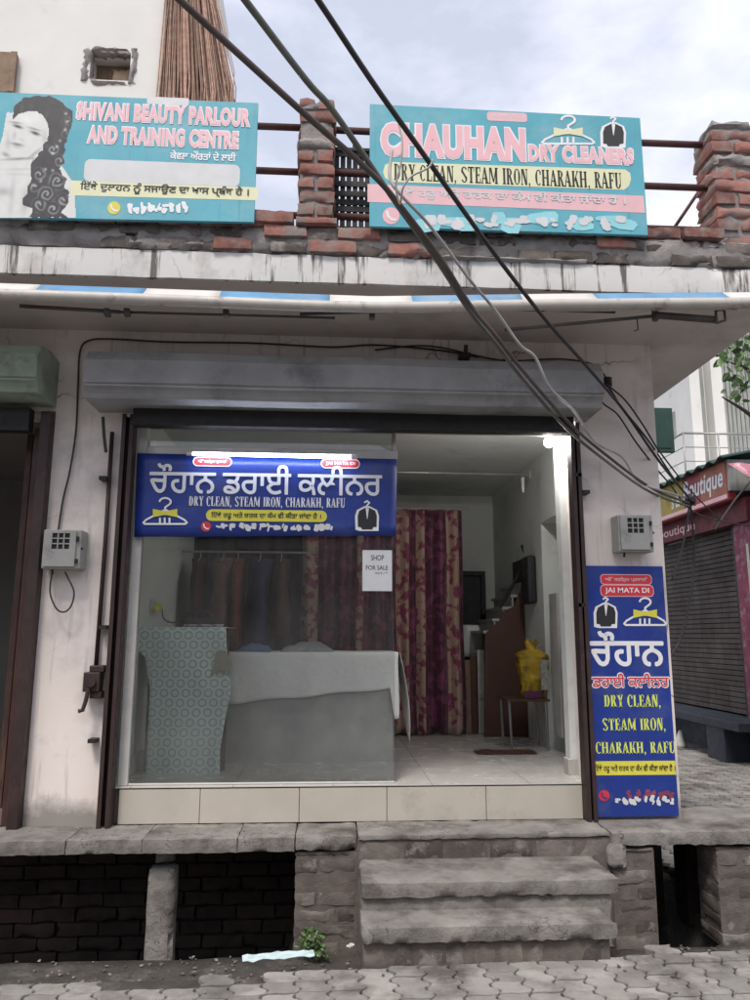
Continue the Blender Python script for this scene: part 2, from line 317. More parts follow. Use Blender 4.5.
def glyph(ch):
    c = bpy.data.curves.new('t', 'FONT'); c.body = ch; c.resolution_u = 3
    o = bpy.data.objects.new('t', c); COL.objects.link(o); bpy.context.view_layer.update()
    me = bpy.data.meshes.new_from_object(o.evaluated_get(bpy.context.evaluated_depsgraph_get()))
    vs = [v.co.copy() for v in me.vertices]; fs = [tuple(p.vertices) for p in me.polygons]
    bpy.data.objects.remove(o); bpy.data.curves.remove(c); bpy.data.meshes.remove(me); return vs, fs
GL = {}
def cha():
    """the letter with the open bowl, drawn as pen strokes"""
    vs, fs = [], []; w = .038
    for ln in ([(-.01,.584),(.665,.584)], [(.47,.584),(.47,.30),(.465,.18),(.43,.09),(.37,.045),(.30,.04),(.23,.075),(.17,.15),(.10,.27),(.05,.36)], [(.03,.372),(.12,.385),(.25,.375),(.47,.372)]):
        for (a, b), (c, d) in zip(ln, ln[1:]):
            l = math.hypot(c-a, d-b); nx_, ny_ = -(d-b)/l*w, (c-a)/l*w; ex, ey = (c-a)/l*w*.35, (d-b)/l*w*.35; i = len(vs); z = i*.00003
            vs += [Vector((a-nx_-ex, b-ny_-ey, z)), Vector((c-nx_+ex, d-ny_+ey, z)), Vector((c+nx_+ex, d+ny_+ey, z)), Vector((a+nx_-ex, b+ny_-ey, z))]; fs.append((i, i+1, i+2, i+3))
    return vs, fs
def adv(ch):
    """advance width: where a bar glyph lands after this one, minus where it stands alone"""
    if ch == ' ': return .26
    k = ('a', ch)
    if k not in GL:
        f_ = lambda s_: max(v.x for v in glyph(s_)[0])
        GL[k] = f_(ch+'|')-f_('|')
    return GL[k]
def indic(s, bold):
    vs, fs, x, d = [], [], 0, 0
    sh = [(0, 0)]+([(bold*math.cos(R(a)), bold*math.sin(R(a))) for a in range(0, 360, 45)] if bold else [])
    for ch in s:
        if ch != ' ':
            if ch not in GL: GL[ch] = cha() if ch == 'ਚ' else glyph(ch)
            gv, gf = GL[ch]
            for ax, ay in sh:
                b = len(vs); vs += [Vector((v.x+x+ax, v.y+ay, d+v.z)) for v in gv]; fs += [tuple(b+i for i in f_) for f_ in gf]; d += .0008
        x += adv(ch)
    return vs, fs
def text_me(s, bold=0):
    if any(0xA00 <= ord(ch) < 0xA80 for ch in s): return indic(s, bold)
    if bold > .015 and len(s) > 1:      # heavy letters one by one, so that neighbours may overlap
        vs, fs, x, d = [], [], 0, 0
        for ch in s:
            if ch != ' ':
                gv, gf = text_me(ch, bold); b = len(vs); vs += [Vector((v.x+x, v.y, d)) for v in gv]; fs += [tuple(b+i for i in f_) for f_ in gf]; d += .004
            x += adv(ch)+bold*.7
        return vs, fs
    c = bpy.data.curves.new('t', 'FONT'); c.body = s; c.offset = bold; c.resolution_u = 3
    o = bpy.data.objects.new('t', c); COL.objects.link(o); bpy.context.view_layer.update()
    me = bpy.data.meshes.new_from_object(o.evaluated_get(bpy.context.evaluated_depsgraph_get()))
    vs = [v.co.copy() for v in me.vertices]; fs = [tuple(p.vertices) for p in me.polygons]
    bpy.data.objects.remove(o); bpy.data.curves.remove(c); bpy.data.meshes.remove(me); return vs, fs
def put_text(name, s, rect, o, u, v, mat, parent, bold=0, slant=0, data=None, yr=None):
    """fit the writing into rect=(a0,b0,a1,b1) of plane o,u,v; yr = font-space vertical range that fills b0..b1"""
    vs, fs = data or text_me(s, bold)
    x0 = min(p.x for p in vs); x1 = max(p.x for p in vs); y0, y1 = yr or (min(p.y for p in vs), max(p.y for p in vs))
    o, u, v = Vector(o), Vector(u), Vector(v); q = []
    for p in vs:
        a = rect[0]+(p.x-x0)/(x1-x0)*(rect[2]-rect[0]); b = rect[1]+(p.y-y0)/(y1-y0)*(rect[3]-rect[1]); q.append(o+u*(a+slant*(b-rect[1]))+v*b+u.cross(v)*p.z*.012)
    me = bpy.data.meshes.new(name); base = parent_loc(parent); me.from_pydata([p-base for p in q], [], fs); me.materials.append(mat)
    ob = bpy.data.objects.new(name, me); COL.objects.link(ob); ob.parent = parent; return ob
def text(name, s, x0, y0, x1, y1, Y, mat, parent, lvl=2, bold=0, data=None, yr=None):
    return put_text(name, s, pxr(x0, y0, x1, y1, Y), (0, Y-lvl*LV-.0006, 0), UX, UZ, mat, parent, bold, 0, data, yr)
GUR = (0, .622)

# condensed display lettering with heavy stems and hairline serifs
def serif_text(s):
    vs, fs = [], []; x = 0
    def rect(a, b, c, d): i = len(vs); vs.extend([Vector((x+p, q, 0)) for p, q in ((a,b),(c,b),(c,d),(a,d))]); fs.append((i,i+1,i+2,i+3))
    def quad(*p): i = len(vs); vs.extend([Vector((x+a, b, 0)) for a, b in p]); fs.append((i,i+1,i+2,i+3))
    def stem(a): rect(a, 0, a+.17, 1); rect(a-.04, 0, a+.21, .06); rect(a-.04, .94, a+.21, 1)
    def arc(cx, cy, rx, ry, a0, a1, wt, wn, n=12):
        pr = None
        for k in range(n+1):
            t = R(a0+(a1-a0)*k/n); c, sn = math.cos(t), math.sin(t); w = wn+(wt-wn)*abs(c)
            o_ = (cx+rx*c, cy+ry*sn); i_ = (cx+(rx-w)*c, cy+(ry-wn)*sn)
            if pr: quad(pr[0], o_, i_, pr[1])
            pr = (o_, i_)
    for ch in s:
        w = .56
        if ch == 'D': stem(.04); arc(.2,.5,.3,.5,-90,90,.17,.07)
        elif ch == 'R': stem(.04); arc(.2,.76,.25,.24,-90,90,.15,.06); quad((.2,.55),(.34,.55),(.54,0),(.36,0)); rect(.34,0,.57,.06)
        elif ch == 'Y': quad((0,1),(.2,1),(.37,.45),(.22,.45)); quad((.42,1),(.5,1),(.36,.45),(.26,.45)); rect(.2,0,.37,.47); rect(.14,0,.43,.06); rect(-.02,.94,.24,1); rect(.36,.94,.54,1); w = .53
        elif ch == 'C': arc(.28,.5,.27,.5,50,310,.17,.07); rect(.38,.68,.48,.9); w = .52
        elif ch == 'L': stem(.04); rect(.2,0,.46,.08); rect(.4,0,.46,.3); w = .5
        elif ch == 'E': stem(.04); rect(.2,0,.46,.08); rect(.4,0,.46,.3); rect(.2,.92,.44,1); rect(.38,.72,.44,1); rect(.2,.47,.34,.55); rect(.32,.4,.36,.62); w = .5
        elif ch == 'A': quad((.0,0),(.08,0),(.3,1),(.22,1)); quad((.34,0),(.54,0),(.32,1),(.2,1)); rect(.1,.28,.42,.35); rect(-.04,0,.14,.06); rect(.3,0,.6,.06); w = .58
        elif ch == 'N': rect(.04,0,.11,1); rect(.43,0,.5,1); quad((.04,1),(.24,1),(.5,0),(.34,0)); rect(-.01,0,.17,.06); rect(.37,.94,.55,1); w = .58
        elif ch == 'S': arc(.25,.74,.24,.26,20,210,.15,.07); arc(.25,.26,.24,.26,-160,30,.15,.07); quad((.02,.68),(.17,.72),(.48,.32),(.33,.28)); w = .53
        elif ch == 'T': rect(.17,0,.34,1); rect(.11,0,.4,.06); rect(0,.92,.51,1); rect(0,.7,.06,1); rect(.45,.7,.51,1); w = .55
        elif ch == 'M': rect(.03,0,.1,1); rect(.52,0,.69,1); quad((.03,1),(.22,1),(.42,.1),(.32,.1)); quad((.56,1),(.64,1),(.42,.1),(.34,.1)); rect(-.02,0,.16,.06); rect(.47,0,.74,.06); rect(.5,.94,.74,1); w = .77
        elif ch == 'I': stem(.04); w = .28
        elif ch == 'O': arc(.28,.5,.27,.5,0,360,.17,.06,20); w = .58
        elif ch == 'H': stem(.04); stem(.4); rect(.2,.47,.41,.54); w = .66
        elif ch == 'K': stem(.04); quad((.2,.4),(.26,.36),(.52,1),(.44,1)); quad((.24,.55),(.38,.62),(.58,0),(.4,0)); rect(.38,0,.61,.06); rect(.38,.94,.58,1); w = .61
        elif ch == 'F': stem(.04); rect(.2,.92,.45,1); rect(.39,.7,.45,1); rect(.2,.47,.34,.55); rect(.31,.4,.35,.62); w = .48
        elif ch == 'U': rect(.04,.25,.21,1); rect(.42,.25,.48,1); arc(.26,.27,.22,.27,180,360,.15,.08); rect(0,.94,.26,1); rect(.36,.94,.54,1); w = .56
        elif ch == ',': rect(.02,0,.14,.13); quad((.08,0),(.14,0),(.06,-.14),(.02,-.12)); w = .2
        elif ch == ' ': w = .3
        x += w+.03
    return vs, fs
def serif(name, s, x0, y0, x1, y1, Y, mat, parent, lvl=2):
    return text(name, s, x0, y0, x1, y1, Y, mat, parent, lvl, data=serif_text(s), yr=(0, 1))
def strokes(name, lines, w, Y, mat, parent, lvl=2):
    """painted line drawing on the board: lines in photo pixels, w in metres"""
    m = MB(); yy = Y-lvl*LV-.0005
    for k, ln in enumerate(lines):
        q = [Vector((PY(a, b, Y)[0], yy, PY(a, b, Y)[1])) for a, b in ln]
        for i in range(len(q)-1):
            d = (q[i+1]-q[i]); n = Vector((-d.z, 0, d.x)).normalized()*w/2; e = d.normalized()*w*.3
            o_ = Vector((0, -(i*.00012+k*.0004), 0)); m.add([q[i]-n-e+o_, q[i+1]-n+e+o_, q[i+1]+n+e+o_, q[i]+n-e+o_], [(0,1,2,3)])
    return m.build(name, mat, parent)
def hanger(x0, y0, x1, y1, Y, parent, wcol, bow):
    W, H = x1-x0, y1-y0; f = lambda a, b: (x0+a*W, y0+b*H)
    hook = [f(.38+.0*0, .12)]+[f(.5+.13*math.cos(R(a)), .15-.15*math.sin(R(a))) for a in range(170, -60, -25)]+[f(.5,.36), f(.5,.45)]
    strokes('hanger_outline', [hook, [f(.5,.45), f(.06,.84), f(.0,.95), f(.04,1), f(.96,1), f(1,.95), f(.94,.84), f(.5,.45)], [f(.38,.78), f(.38,.98)], [f(.49,.78), f(.49,.98)], [f(.6,.78), f(.6,.98)]], (PY(x1,y1,Y)[0]-PY(x0,y1,Y)[0])*.045, Y, wcol, parent)
    blob('bow_tie', [f(.22,.42), f(.46,.5), f(.54,.5), f(.78,.42), f(.78,.74), f(.54,.66), f(.46,.66), f(.22,.74)], Y, bow, parent, lvl=5)
def coat(x0, y0, x1, y1, Y, parent, wcol):
    W, H = x1-x0, y1-y0; f = lambda a, b: (x0+a*W, y0+b*H)
    blob('coat_outline', [f(.4,.17), f(.08,.3), f(0,.5), f(.02,.96), f(.2,1), f(.98,1), f(1,.5), f(.92,.3), f(.6,.17)], Y, wcol, parent, lvl=2)
    strokes('coat_hook', [[f(.4,.05), f(.5,0), f(.6,.06), f(.5,.15), f(.5,.2)]], (PY(x1,y1,Y)[0]-PY(x0,y1,Y)[0])*.07, Y, wcol, parent, lvl=2)
    blob('coat_shape', [f(.42,.23), f(.18,.33), f(.11,.5), f(.12,.86), f(.26,.88), f(.29,.95), f(.72,.95), f(.75,.88), f(.9,.86), f(.91,.5), f(.84,.33), f(.6,.23)], Y, BLACK, parent, lvl=4)
    blob('shirt_front', [f(.44,.24), f(.58,.24), f(.52,.6), f(.5,.6)], Y, wcol, parent, lvl=6)
def smear(name, x0, y0, x1, y1, n, Y, mat, parent, seed, lvl=3):
    rd = random.Random(seed); m = MB()
    H = y1-y0; q = 0
    for k in range(n):
        c0 = x0+(x1-x0)*k/n; w = (x1-x0)/n
        for _ in range(rd.choice((2, 3, 3))):
            cx, cy = c0+w*rd.uniform(.2, .85), (y0+y1)/2+H*rd.uniform(-.28, .28); a, b = w*rd.uniform(.12, .42), H*rd.uniform(.12, .40); t_ = rd.uniform(-.5, .5)
            pts = [(cx+a*u*math.cos(t_)-b*v_*math.sin(t_), cy+a*u*math.sin(t_)*.4+b*v_) for u, v_ in ((-1,-.7),(-.6,-1),(.7,-.9),(1,-.3),(.8,.9),(-.2,1),(-1,.5))]
            q += 1; m.prism([PY(p_, r_, Y) for p_, r_ in pts], (0, Y-lvl*LV-q*.00004, 0), UX, UZ, .0002)
    return m.build(name, mat, parent)
def phone(cx, cy, r, Y, parent, c1, c2):
    blob('phone_circle', [(cx+r*math.cos(R(a)), cy+r*math.sin(R(a))) for a in range(0,360,20)], Y, c1, parent, lvl=2)
    strokes('phone_mark', [[(cx-.45*r,cy-.5*r), (cx-.35*r,cy+.05*r), (cx+.1*r,cy+.45*r), (cx+.5*r,cy+.45*r)]], .3*r*.005, Y, c2, parent, lvl=4)
# ================================================================== GROUND
def gz(x, y):
    s = lambda a: max(0, min(1, a))
    dip = s((y-3.36)/.25)*s((5.0-y)/.5 if x > 1.9 else 1)
    if 3.96 < y < 4.78 and (x < -.2 or 1.5 < x < 1.95): return -.50
    return -.014-.135*dip if y < 6 or x < 1.9 else -.014
xs = [-400, -100, -30, -12, -6]+[-3+.12*i for i in range(72)]+[7, 12, 30, 100, 400]
ys = [-400, -100, -30, -8, -2, 1]+[2+.08*i for i in range(45)]+[6, 7, 8, 10, 14, 20, 40, 100, 400]
m = MB(); vs = [(x, y, gz(x, y)+(noise.noise(Vector((x*6, y*6, 0)))*.008 if abs(x) < 6 and 3.3 < y < 5 else 0)) for y in ys for x in xs]; nx = len(xs)
m.add(vs, [(j*nx+i, j*nx+i+1, (j+1)*nx+i+1, (j+1)*nx+i) for j in range(len(ys)-1) for i in range(nx-1)])
struct(m.build('ground', DIRT, smooth=True))
def pavers(name, x0, x1, y0, y1, rot, ragged):
    m = MB(); w, d, a, b = .128, .096, .013, .003; K = 8; cx, cy = (x0+x1)/2, (y0+y1)/2; rd = random.Random(3)
    c, s = math.cos(rot), math.sin(rot); ni, nj = int((x1-x0)/w*.7)+6, int((y1-y0)/d*.7)+8
    for i in range(-ni, ni):
        for j in range(-nj, nj):
            px, py = i*w+(.0), j*d; X_, Y_ = cx+px*c-py*s, cy+px*s+py*c
            if not (x0 < X_ < x1 and y0 < Y_ < y1 - (.05*noise.noise(Vector((X_*3, 1, 0)))+.10+.14*max(0, min(1, (.1-X_)/.5))+.06*max(0, min(1, (1.2-X_)/.4)) if ragged else 0)): continue
            if ragged and rd.random() < .01: continue
            u = [k/K for k in range(K)]; W = lambda t: max(-1, min(1, 1.9*math.sin(2*math.pi*t)))
            ring = [(t*w, b*W(t)) for t in u]+[(w+a*W(t), t*d) for t in u]+[(w-t*w, d+b*W(1-t)) for t in u]+[(a*W(1-t), d-t*d) for t in u]
            mxx, myy = w/2, d/2; dz = rd.uniform(-.0035, .0035); tx, ty = rd.uniform(-.012,.012), rd.uniform(-.012,.012); g = gz(X_, Y_)+.014 if Y_ < 4.4 and not ragged else 0
            def rg(ins, z): 
                o = []
                for p, q in ring:
                    l = math.hypot(p-mxx, q-myy); p2, q2 = p-(p-mxx)/l*ins, q-(q-myy)/l*ins
                    o.append((X_+p2*c-q2*s, Y_+p2*s+q2*c, z+dz+tx*(p-mxx)+ty*(q-myy)+g))
                return o
            n = len(ring); vs = rg(.005, -.02)+rg(.005, -.004)+rg(.0085, 0)
            m.add(vs, [(k, (k+1)%n, n+(k+1)%n, n+k) for k in range(n)]+[(n+k, n+(k+1)%n, 2*n+(k+1)%n, 2*n+k) for k in range(n)]+[tuple(range(2*n, 3*n))], rd.random())
    return struct(m.build(name, PAVER))
pavers('pavement', -2.6, 3.2, 2.3, 3.56, R(3), True)
pavers('lane_paving', 1.95, 4.75, 4.35, 12.5, R(-2), False)
road = MB(); road.box(-60, 60, -30, 2.28, -.012, -.006); struct(road.build('road', PM('street_concrete', (.17,.165,.155), .15, 3, .95, .3, 40)))

# ================================================================== SHOP BUILDING
B = thing('shop_building', (0, 4.2, .38), 'white plastered shop building with grey roller shutter and brick-topped canopy', 'building')
m = MB(); m.box(-1.555, -1.165, 4.2, 4.43, .38, 2.6); m.box(1.44, 1.925, 4.2, 4.43, .38, 2.6); m.box(-6, 1.925, 4.2, 4.43, 2.6, 3.09); m.box(-6, -4.2, 4.2, 4.43, .38, 2.6)
m.build('front_wall', W_PLASTER, B)
m = MB(); m.box(1.6, 1.925, 4.43, 4.95, .38, 3.09); m.box(1.6, 1.925, 5.55, 9.5, .38, 3.09); m.box(1.6, 1.925, 4.95, 5.55, 2.2, 3.09); m.box(1.86, 1.925, 4.95, 5.55, .38, 2.2)
m.build('side_wall', INNER, B)
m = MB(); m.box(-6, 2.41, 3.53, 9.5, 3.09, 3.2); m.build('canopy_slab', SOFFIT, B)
m = MB(); m.rough(-6, 2.42, 3.50, 3.53, 3.085, 3.235, .08, .004, 2, .004); m.build('canopy_fascia', FASCIA, B)
# ragged top of the canopy: cement to the left, broken brick courses to the right
m = MB(); rd = random.Random(11)
for c_ in range(2):
    z = 3.235+c_*.078; x = -1.05-.35*c_-.1
    while x < 2.38:
        w = .225*rd.uniform(.85, 1.1); sx = rd.uniform(-.012, .014)
        if rd.random() > .06: m.rough(x, min(x+w-.010, 2.4), 3.492+sx*.7, 3.72, z, z+.068, .035, .006, rd.random()*50, .009, rd.random())
        x += w
m.build('parapet_brick', OLDBRICK, B)
m = MB(); m.rough(-1.0, 2.40, 3.499, 3.75, 3.225, 3.40, .03, .016, 5, .02); m.rough(-6, -1.02, 3.495, 3.75, 3.23, 3.375, .05, .014, 9, .02)
m.rough(-2.0, -1.35, 3.485, 3.6, 3.33, 3.395, .04, .012, 19, .015); m.rough(-1.02, -.62, 3.485, 3.6, 3.228, 3.30, .04, .012, 21, .02); m.rough(.5, 1.3, 3.482, 3.6, 3.225, 3.255, .04, .008, 22, .012)
m.build('parapet_cement', CEMENT, B)
m = MB()
for x0, x1, c_ in ((-.35,-.13,1),(.02,.24,1),(.27,.5,0),(-.6,-.4,0),(-.12,.12,0),(1.35,1.56,1)):
    m.rough(x0, x1, 3.475, 3.6, 3.24+c_*.078, 3.305+c_*.078, .035, .005, x0*9, .008, rd.random())
m.rough(-.42, -.2, 3.46, 3.6, 3.385, 3.45, .03, .004, 3, .006, .7); m.rough(-.19, .02, 3.46, 3.6, 3.385, 3.42, .03, .004, 4, .006, .6)
for k in range(8): m.rough(-1.9+k*.205, -1.7+k*.205, 3.47+rd.uniform(0,.02), 3.6, 3.37, 3.44, .035, .004, k+.5, .006, rd.random()*.5)
for k in range(8): m.rough(.2+k*.23, .425+k*.23, 3.47+rd.uniform(0,.02), 3.6, 3.388, 3.45, .035, .004, k, .006, rd.random()*.6)
m.build('loose_brick', BRICK, B)
# inside
m = MB(); m.box(-1.25, -1.12, 4.43, 7.2, .38, 2.71); m.box(-1.25, 1.6, 7.2, 7.35, .38, 2.71); m.box(-1.25, 1.6, 4.43, 7.35, 2.71, 2.78); m.box(1.40, 1.6, 4.431, 4.52, .5, 2.71)
m.build('inner_wall', INNER, B)
m = MB(); m.box(-1.16, 1.44, 4.235, 7.2, .385, .5645)
m.build('shop_floor', GROUT, B)
m = MB()
for i in range(6):
    for j in range(6): m.box(-1.55+i*.53, -1.55+i*.53+.527, 4.22+j*.53-.012*(j == 0), 4.22+j*.53+.527, .565, .571, rd.random())
m.build('floor_tiles', FLOOR_T, B)
m = MB(); e = [-1.08, -.66, -.14, .325, .86, 1.40]
for i in range(5): m.box(e[i]+.0015, e[i+1]-.0015, 4.212, 4.235, .386, .557)
m.build('plinth_tiles', TILE, B, bevel=.002)
m = MB(); m.box(1.385, 1.47, 4.43, 4.52, .572, .66); m.build('skirting', COUNTER, B, bevel=.003); m = MB(); m.box(-1.12, -1.105, 4.45, 7.2, .572, .67); m.build('skirting', COUNTER, B, bevel=.003)

# main shutter
prof = [(4.2,2.87),(4.06,2.885),(3.93,2.862),(3.885,2.80),(3.885,2.675),(3.925,2.625),(3.93,2.60),(4.2,2.60)]
def housing(x0, x1, mat, label, dz=0):
    m = MB(); n = len(prof); K = 12
    vs = []
    for k in range(K+1):
        x = x0+(x1-x0)*k/K; dd = .004*noise.noise(Vector((x*2, 0, 0)))
        vs += [(x, y-dd*2, z+dz+dd) for y, z in prof]
    m.add(vs, [(k*n+i, k*n+(i+1)%n, (k+1)*n+(i+1)%n, (k+1)*n+i) for k in range(K) for i in range(n)]+[tuple(range(n)), tuple(K*n+i for i in range(n))])
    m.box(x0+.005, x1-.005, 3.876, 3.884, 2.650+dz, 2.662+dz)
    o = m.build('roller_shutter', mat, B, bevel=.004); o['label'] = label; return o
S1 = housing(-1.315, 1.505, SHUT, 'closed grey steel shutter housing above the shop opening')
m = MB(); m.box(-1.1, 1.40, 4.1, 4.16, 2.50, 2.60); m.box(-1.1, 1.40, 4.085, 4.1, 2.50, 2.515); m.build('bottom_bar', DARKST, S1, bevel=.003)
for x0, x1 in ((-1.165, -1.10), (1.385, 1.44)):
    m = MB(); m.box(x0, x1, 4.195, 4.215, .385, 2.575); m.box(x0, x0+.012, 4.14, 4.195, .385, 2.575); m.box(x1-.012, x1, 4.14, 4.195, .385, 2.575); m.box(x0, x0+.022, 4.13, 4.14, .385, 2.575); m.box(x1-.022, x1, 4.13, 4.14, .385, 2.575)
    m.build('guide_rail', BROWN, S1, bevel=.002)
m = MB()
for px, py in ((103,478),(103,627),(92,741),(578,475),(581,605),(586,492)):
    x, z = PY(px, py, 4.14); m = MB(); m.box(x-.02, x+.02, 4.13, 4.2, z-.01, z+.01); m.build('wall_clip', DARKST, S1)
# the neighbour shop's shutter, left
S2 = housing(-4.3, -1.555, SHUTG, 'faded green steel shutter housing of the shop at the left edge', .02)
m = MB(); m.box(-4.2, -1.66, 4.1, 4.17, 2.46, 2.59); m.build('bottom_bar', DARKST, S2)
m = MB(); m.box(-1.61, -1.555, 4.13, 4.2, .385, 2.58); m.build('guide_rail', BROWN, S2, bevel=.003)
m = MB(); m.box(-1.665, -1.62, 4.2, 4.3, .385, 2.5); m.box(-1.75, -1.715, 4.32, 4.37, .385, 2.5); m.build('door_frame', PM('red_brown_wood', (.05,.02,.016), .35, 8, .6, .3, 40, streak=(.12,.06,.035), streak_p=(.55,.7)), B, bevel=.004)
m = MB(); m.box(-4.2, -1.6, 6.3, 6.4, .38, 2.7); m.box(-4.2, -1.555, 4.43, 6.4, 2.62, 2.7); m.box(-4.3, -4.2, 4.43, 6.4, .38, 2.7); m.box(-1.6, -1.5, 4.43, 6.4, .38, 2.7); m.build('inner_wall', PM('dim_paint', (.20,.19,.18), .1, 3, .9), B)
m = MB(); m.box(-4.2, -1.6, 4.25, 6.3, .38, .45); m.build('shop_floor', GROUT, B)

# ------------------------------------------------------------------ glass front
G = thing('glass_front', (-.33, 4.26, .572), 'fixed glass shop front with pale metal frame behind the blue banner', 'window')
m = MB(); m.box(-1.045, .372, 4.262, 4.270, .580, 2.36); m.build('pane', GLASS, G)
m = MB(); m.box(-1.035, .372, 4.262, 4.270, 2.415, 2.53); m.build('transom_pane', GLASS, G)
m = MB(); m.box(-1.098, -1.046, 4.235, 4.29, .572, 2.56); m.box(-1.046, .372, 4.245, 4.285, .572, .580); m.build('side_frame', WHITEF, G, bevel=.003)
m = MB(); m.box(-1.046, .39, 4.235, 4.295, 2.36, 2.415); m.box(-1.046, 1.385, 4.24, 4.29, 2.53, 2.57); m.box(.36, .382, 4.24, 4.29, 2.415, 2.53); m.build('transom_frame', ALU, G, bevel=.003)

# ================================================================== PLINTH, SLABS, STEPS
for a, b, lb in ((-3.2,-1.243,'long worn concrete slab at the far left over the dark drain'),(-1.24,-.883,'worn concrete slab just left of the stone post over the drain'),(-.88,-.428,'worn concrete slab above and right of the stone post'),(-.425,-.150,'short worn concrete slab next to the brick pier')):
    m = MB(); m.rough(a-.0015, b+.0015, 3.915+rd.uniform(-.004,.004), 4.215, .318, .385, .02, .0016, a*7, .0032)
    tag(m.build('ledge_slab', CONCRETE, loc=((a+b)/2, 4.05, .318)), lb, 'slab', 'concrete slabs along the shop front')
def bricks(m, x0, x1, y0, y1, z0, z1, seed, gap=.010, bw=.225, bh=.075, jut=.004):
    rd = random.Random(seed); z = z0; r = 0
    while z < z1-.02:
        h = min(bh, z1-z); x = x0-(bw/2 if r % 2 else 0)
        while x < x1-.01:
            w = bw*rd.uniform(.93, 1.05); a, b = max(x, x0), min(x+w, x1)
            if b-a > .03: m.rough(a, b-gap, y0+rd.uniform(-jut, jut), y1, z, z+h-gap, .04, .005, rd.random()*99, .008, rd.random())
            x += w
        z += h; r += 1
P = thing('brick_pier', (0, 4.05, -.15), 'weathered brick pier with cement cap left of the steps', 'pier')
m = MB(); bricks(m, -.148, .158, 3.935, 4.2, -.16, .318, 5); m.build('brickwork', OLDBRICK, P)
m = MB(); m.box(-.14, .158, 3.940, 4.2, -.16, .31); m.build('mortar', MORTAR, P)
m = MB(); m.rough(-.15, .162, 3.915, 4.215, .318, .388, .035, .006, 4, .01); m.build('cap', CONCRETE, P)
ST = thing('entrance_steps', (.8, 3.7, -.02), 'three worn brick and cement steps up to the shop door', 'steps')
m = MB(); m.rough(.162, 1.335, 3.58, 4.0, .205, .272, .025, .003, 31, .006); m.rough(.165, 1.30, 3.60, 3.95, -.02, .21, .04, .006, 33, .006); m.build('upper_step', CONCRETE, ST)
m = MB(); m.rough(.155, 1.25, 3.40, 3.64, .085, .152, .025, .0035, 35, .007); m.build('lower_step', CONCRETE, ST)
m = MB(); bricks(m, .165, 1.225, 3.425, 3.6, -.05, .09, 8, gap=.012, bw=.12, bh=.14, jut=.002); m.build('riser_brick', OLDBRICK, ST)
m = MB(); bricks(m, .162, 1.43, 3.935, 4.2, .262, .362, 9, bh=.10); m.build('landing_brick', OLDBRICK, ST)
m = MB(); m.rough(.162, 1.43, 3.93, 4.215, .362, .387, .03, .002, 6, .004); m.build('landing', CONCRETE, ST)
m = MB(); m.box(.163, 1.22, 3.431, 3.62, -.15, .1); m.box(.145, 1.432, 3.942, 4.2, -.15, .36); m.build('core', MORTAR, ST)
PL = thing('culvert_wall', (1.95, 4.05, -.15), 'weathered brick wall with a square opening under the right end of the ledge', 'wall')
m = MB(); bricks(m, 1.432, 1.655, 3.93, 4.15, -.16, .32, 14); bricks(m, 1.965, 2.75, 3.93, 4.15, -.16, .32, 15); m.build('brickwork', OLDBRICK, PL)
m = MB(); m.box(1.43, 1.648, 3.936, 4.15, -.16, .3); m.box(1.972, 2.74, 3.936, 4.15, -.16, .3); m.build('mortar', MORTAR, PL)
m = MB(); m.rough(1.432, 2.8, 3.915, 4.215, .32, .387, .03, .003, 16, .006); m.rough(1.93, 2.8, 4.2, 4.5, .30, .384, .05, .006, 17, .012); m.build('slab', CONCRETE, PL)
m = MB(); m.rough(1.405, 1.50, 3.90, 4.0, .22, .33, .02, .006, 18, .014); m.build('cement_patch', CEMENT, PL)
m = MB(); bricks(m, -4.5, -.15, 4.62, 4.7, -.52, .32, 21, gap=.001, jut=.002); m.box(-4.5, 2.0, 4.66, 4.8, -.52, .38); m.box(2.0, 2.18, 4.35, 4.5, -.2, .30); tag(m.build('foundation_wall', DARKBRICK, loc=(0, 4.7, -.2)), 'brick foundation under the ledge, shadow put into its dark colour', 'wall')
m = MB()
pts = []
for k in range(9):
    z = -.50+.77*k/8; r = .060+.012*math.sin(k*.42)-(.012 if k > 6 else 0)
    pts.append((-.785+.004*math.sin(k*1.3), 4.04, z, r))
m.rough(-.862, -.728, 3.985, 4.09, -.50, .232, .02, .006, 41, .014); m.rough(-.84, -.745, 4.02, 4.10, .24, .317, .03, .004, 42, .01)
tag(m.build('stone_post', CONCRETE, loc=(-.79, 4.03, -.5)), 'pale upright stone block standing in the drain and propping the ledge', 'post')
for k, (px, py, w, d_, rz, lb, mt) in enumerate(((278,970,.30,.075,.13,'crumpled pale blue paper wrapper lying by the paving edge',FLAT('pale_wrapper', (.50,.62,.64))),(350,960,.035,.02,.9,'tiny white paper scrap at the foot of the brick pier',PAPER))):
    p = on(2, px, py, -.03); m = MB(); n = 14; vs = []
    for i in range(n+1):
        for j in range(5):
            a, b = (i/n-.5)*w, (j/4-.5)*d_*(.85+.15*math.sin(i)); c, s = math.cos(rz), math.sin(rz)
            x, y = p.x+a*c-b*s, p.y+a*s+b*c; vs.append((x, y, max(-.004, gz(x, y))+.030+.009*noise.noise(Vector((i*.8, j*1.1, k)))+(.006 if j in (1,3) else 0)))
    m.add(vs, [(i*5+j, (i+1)*5+j, (i+1)*5+j+1, i*5+j+1) for i in range(n) for j in range(4)]); o = m.build('paper_scrap', mt, loc=(p.x, p.y, gz(p.x,p.y)))
    sm = o.modifiers.new('thickness', 'SOLIDIFY'); sm.thickness = .002; tag(o, lb, 'litter')
m = MB(); rq = random.Random(12)
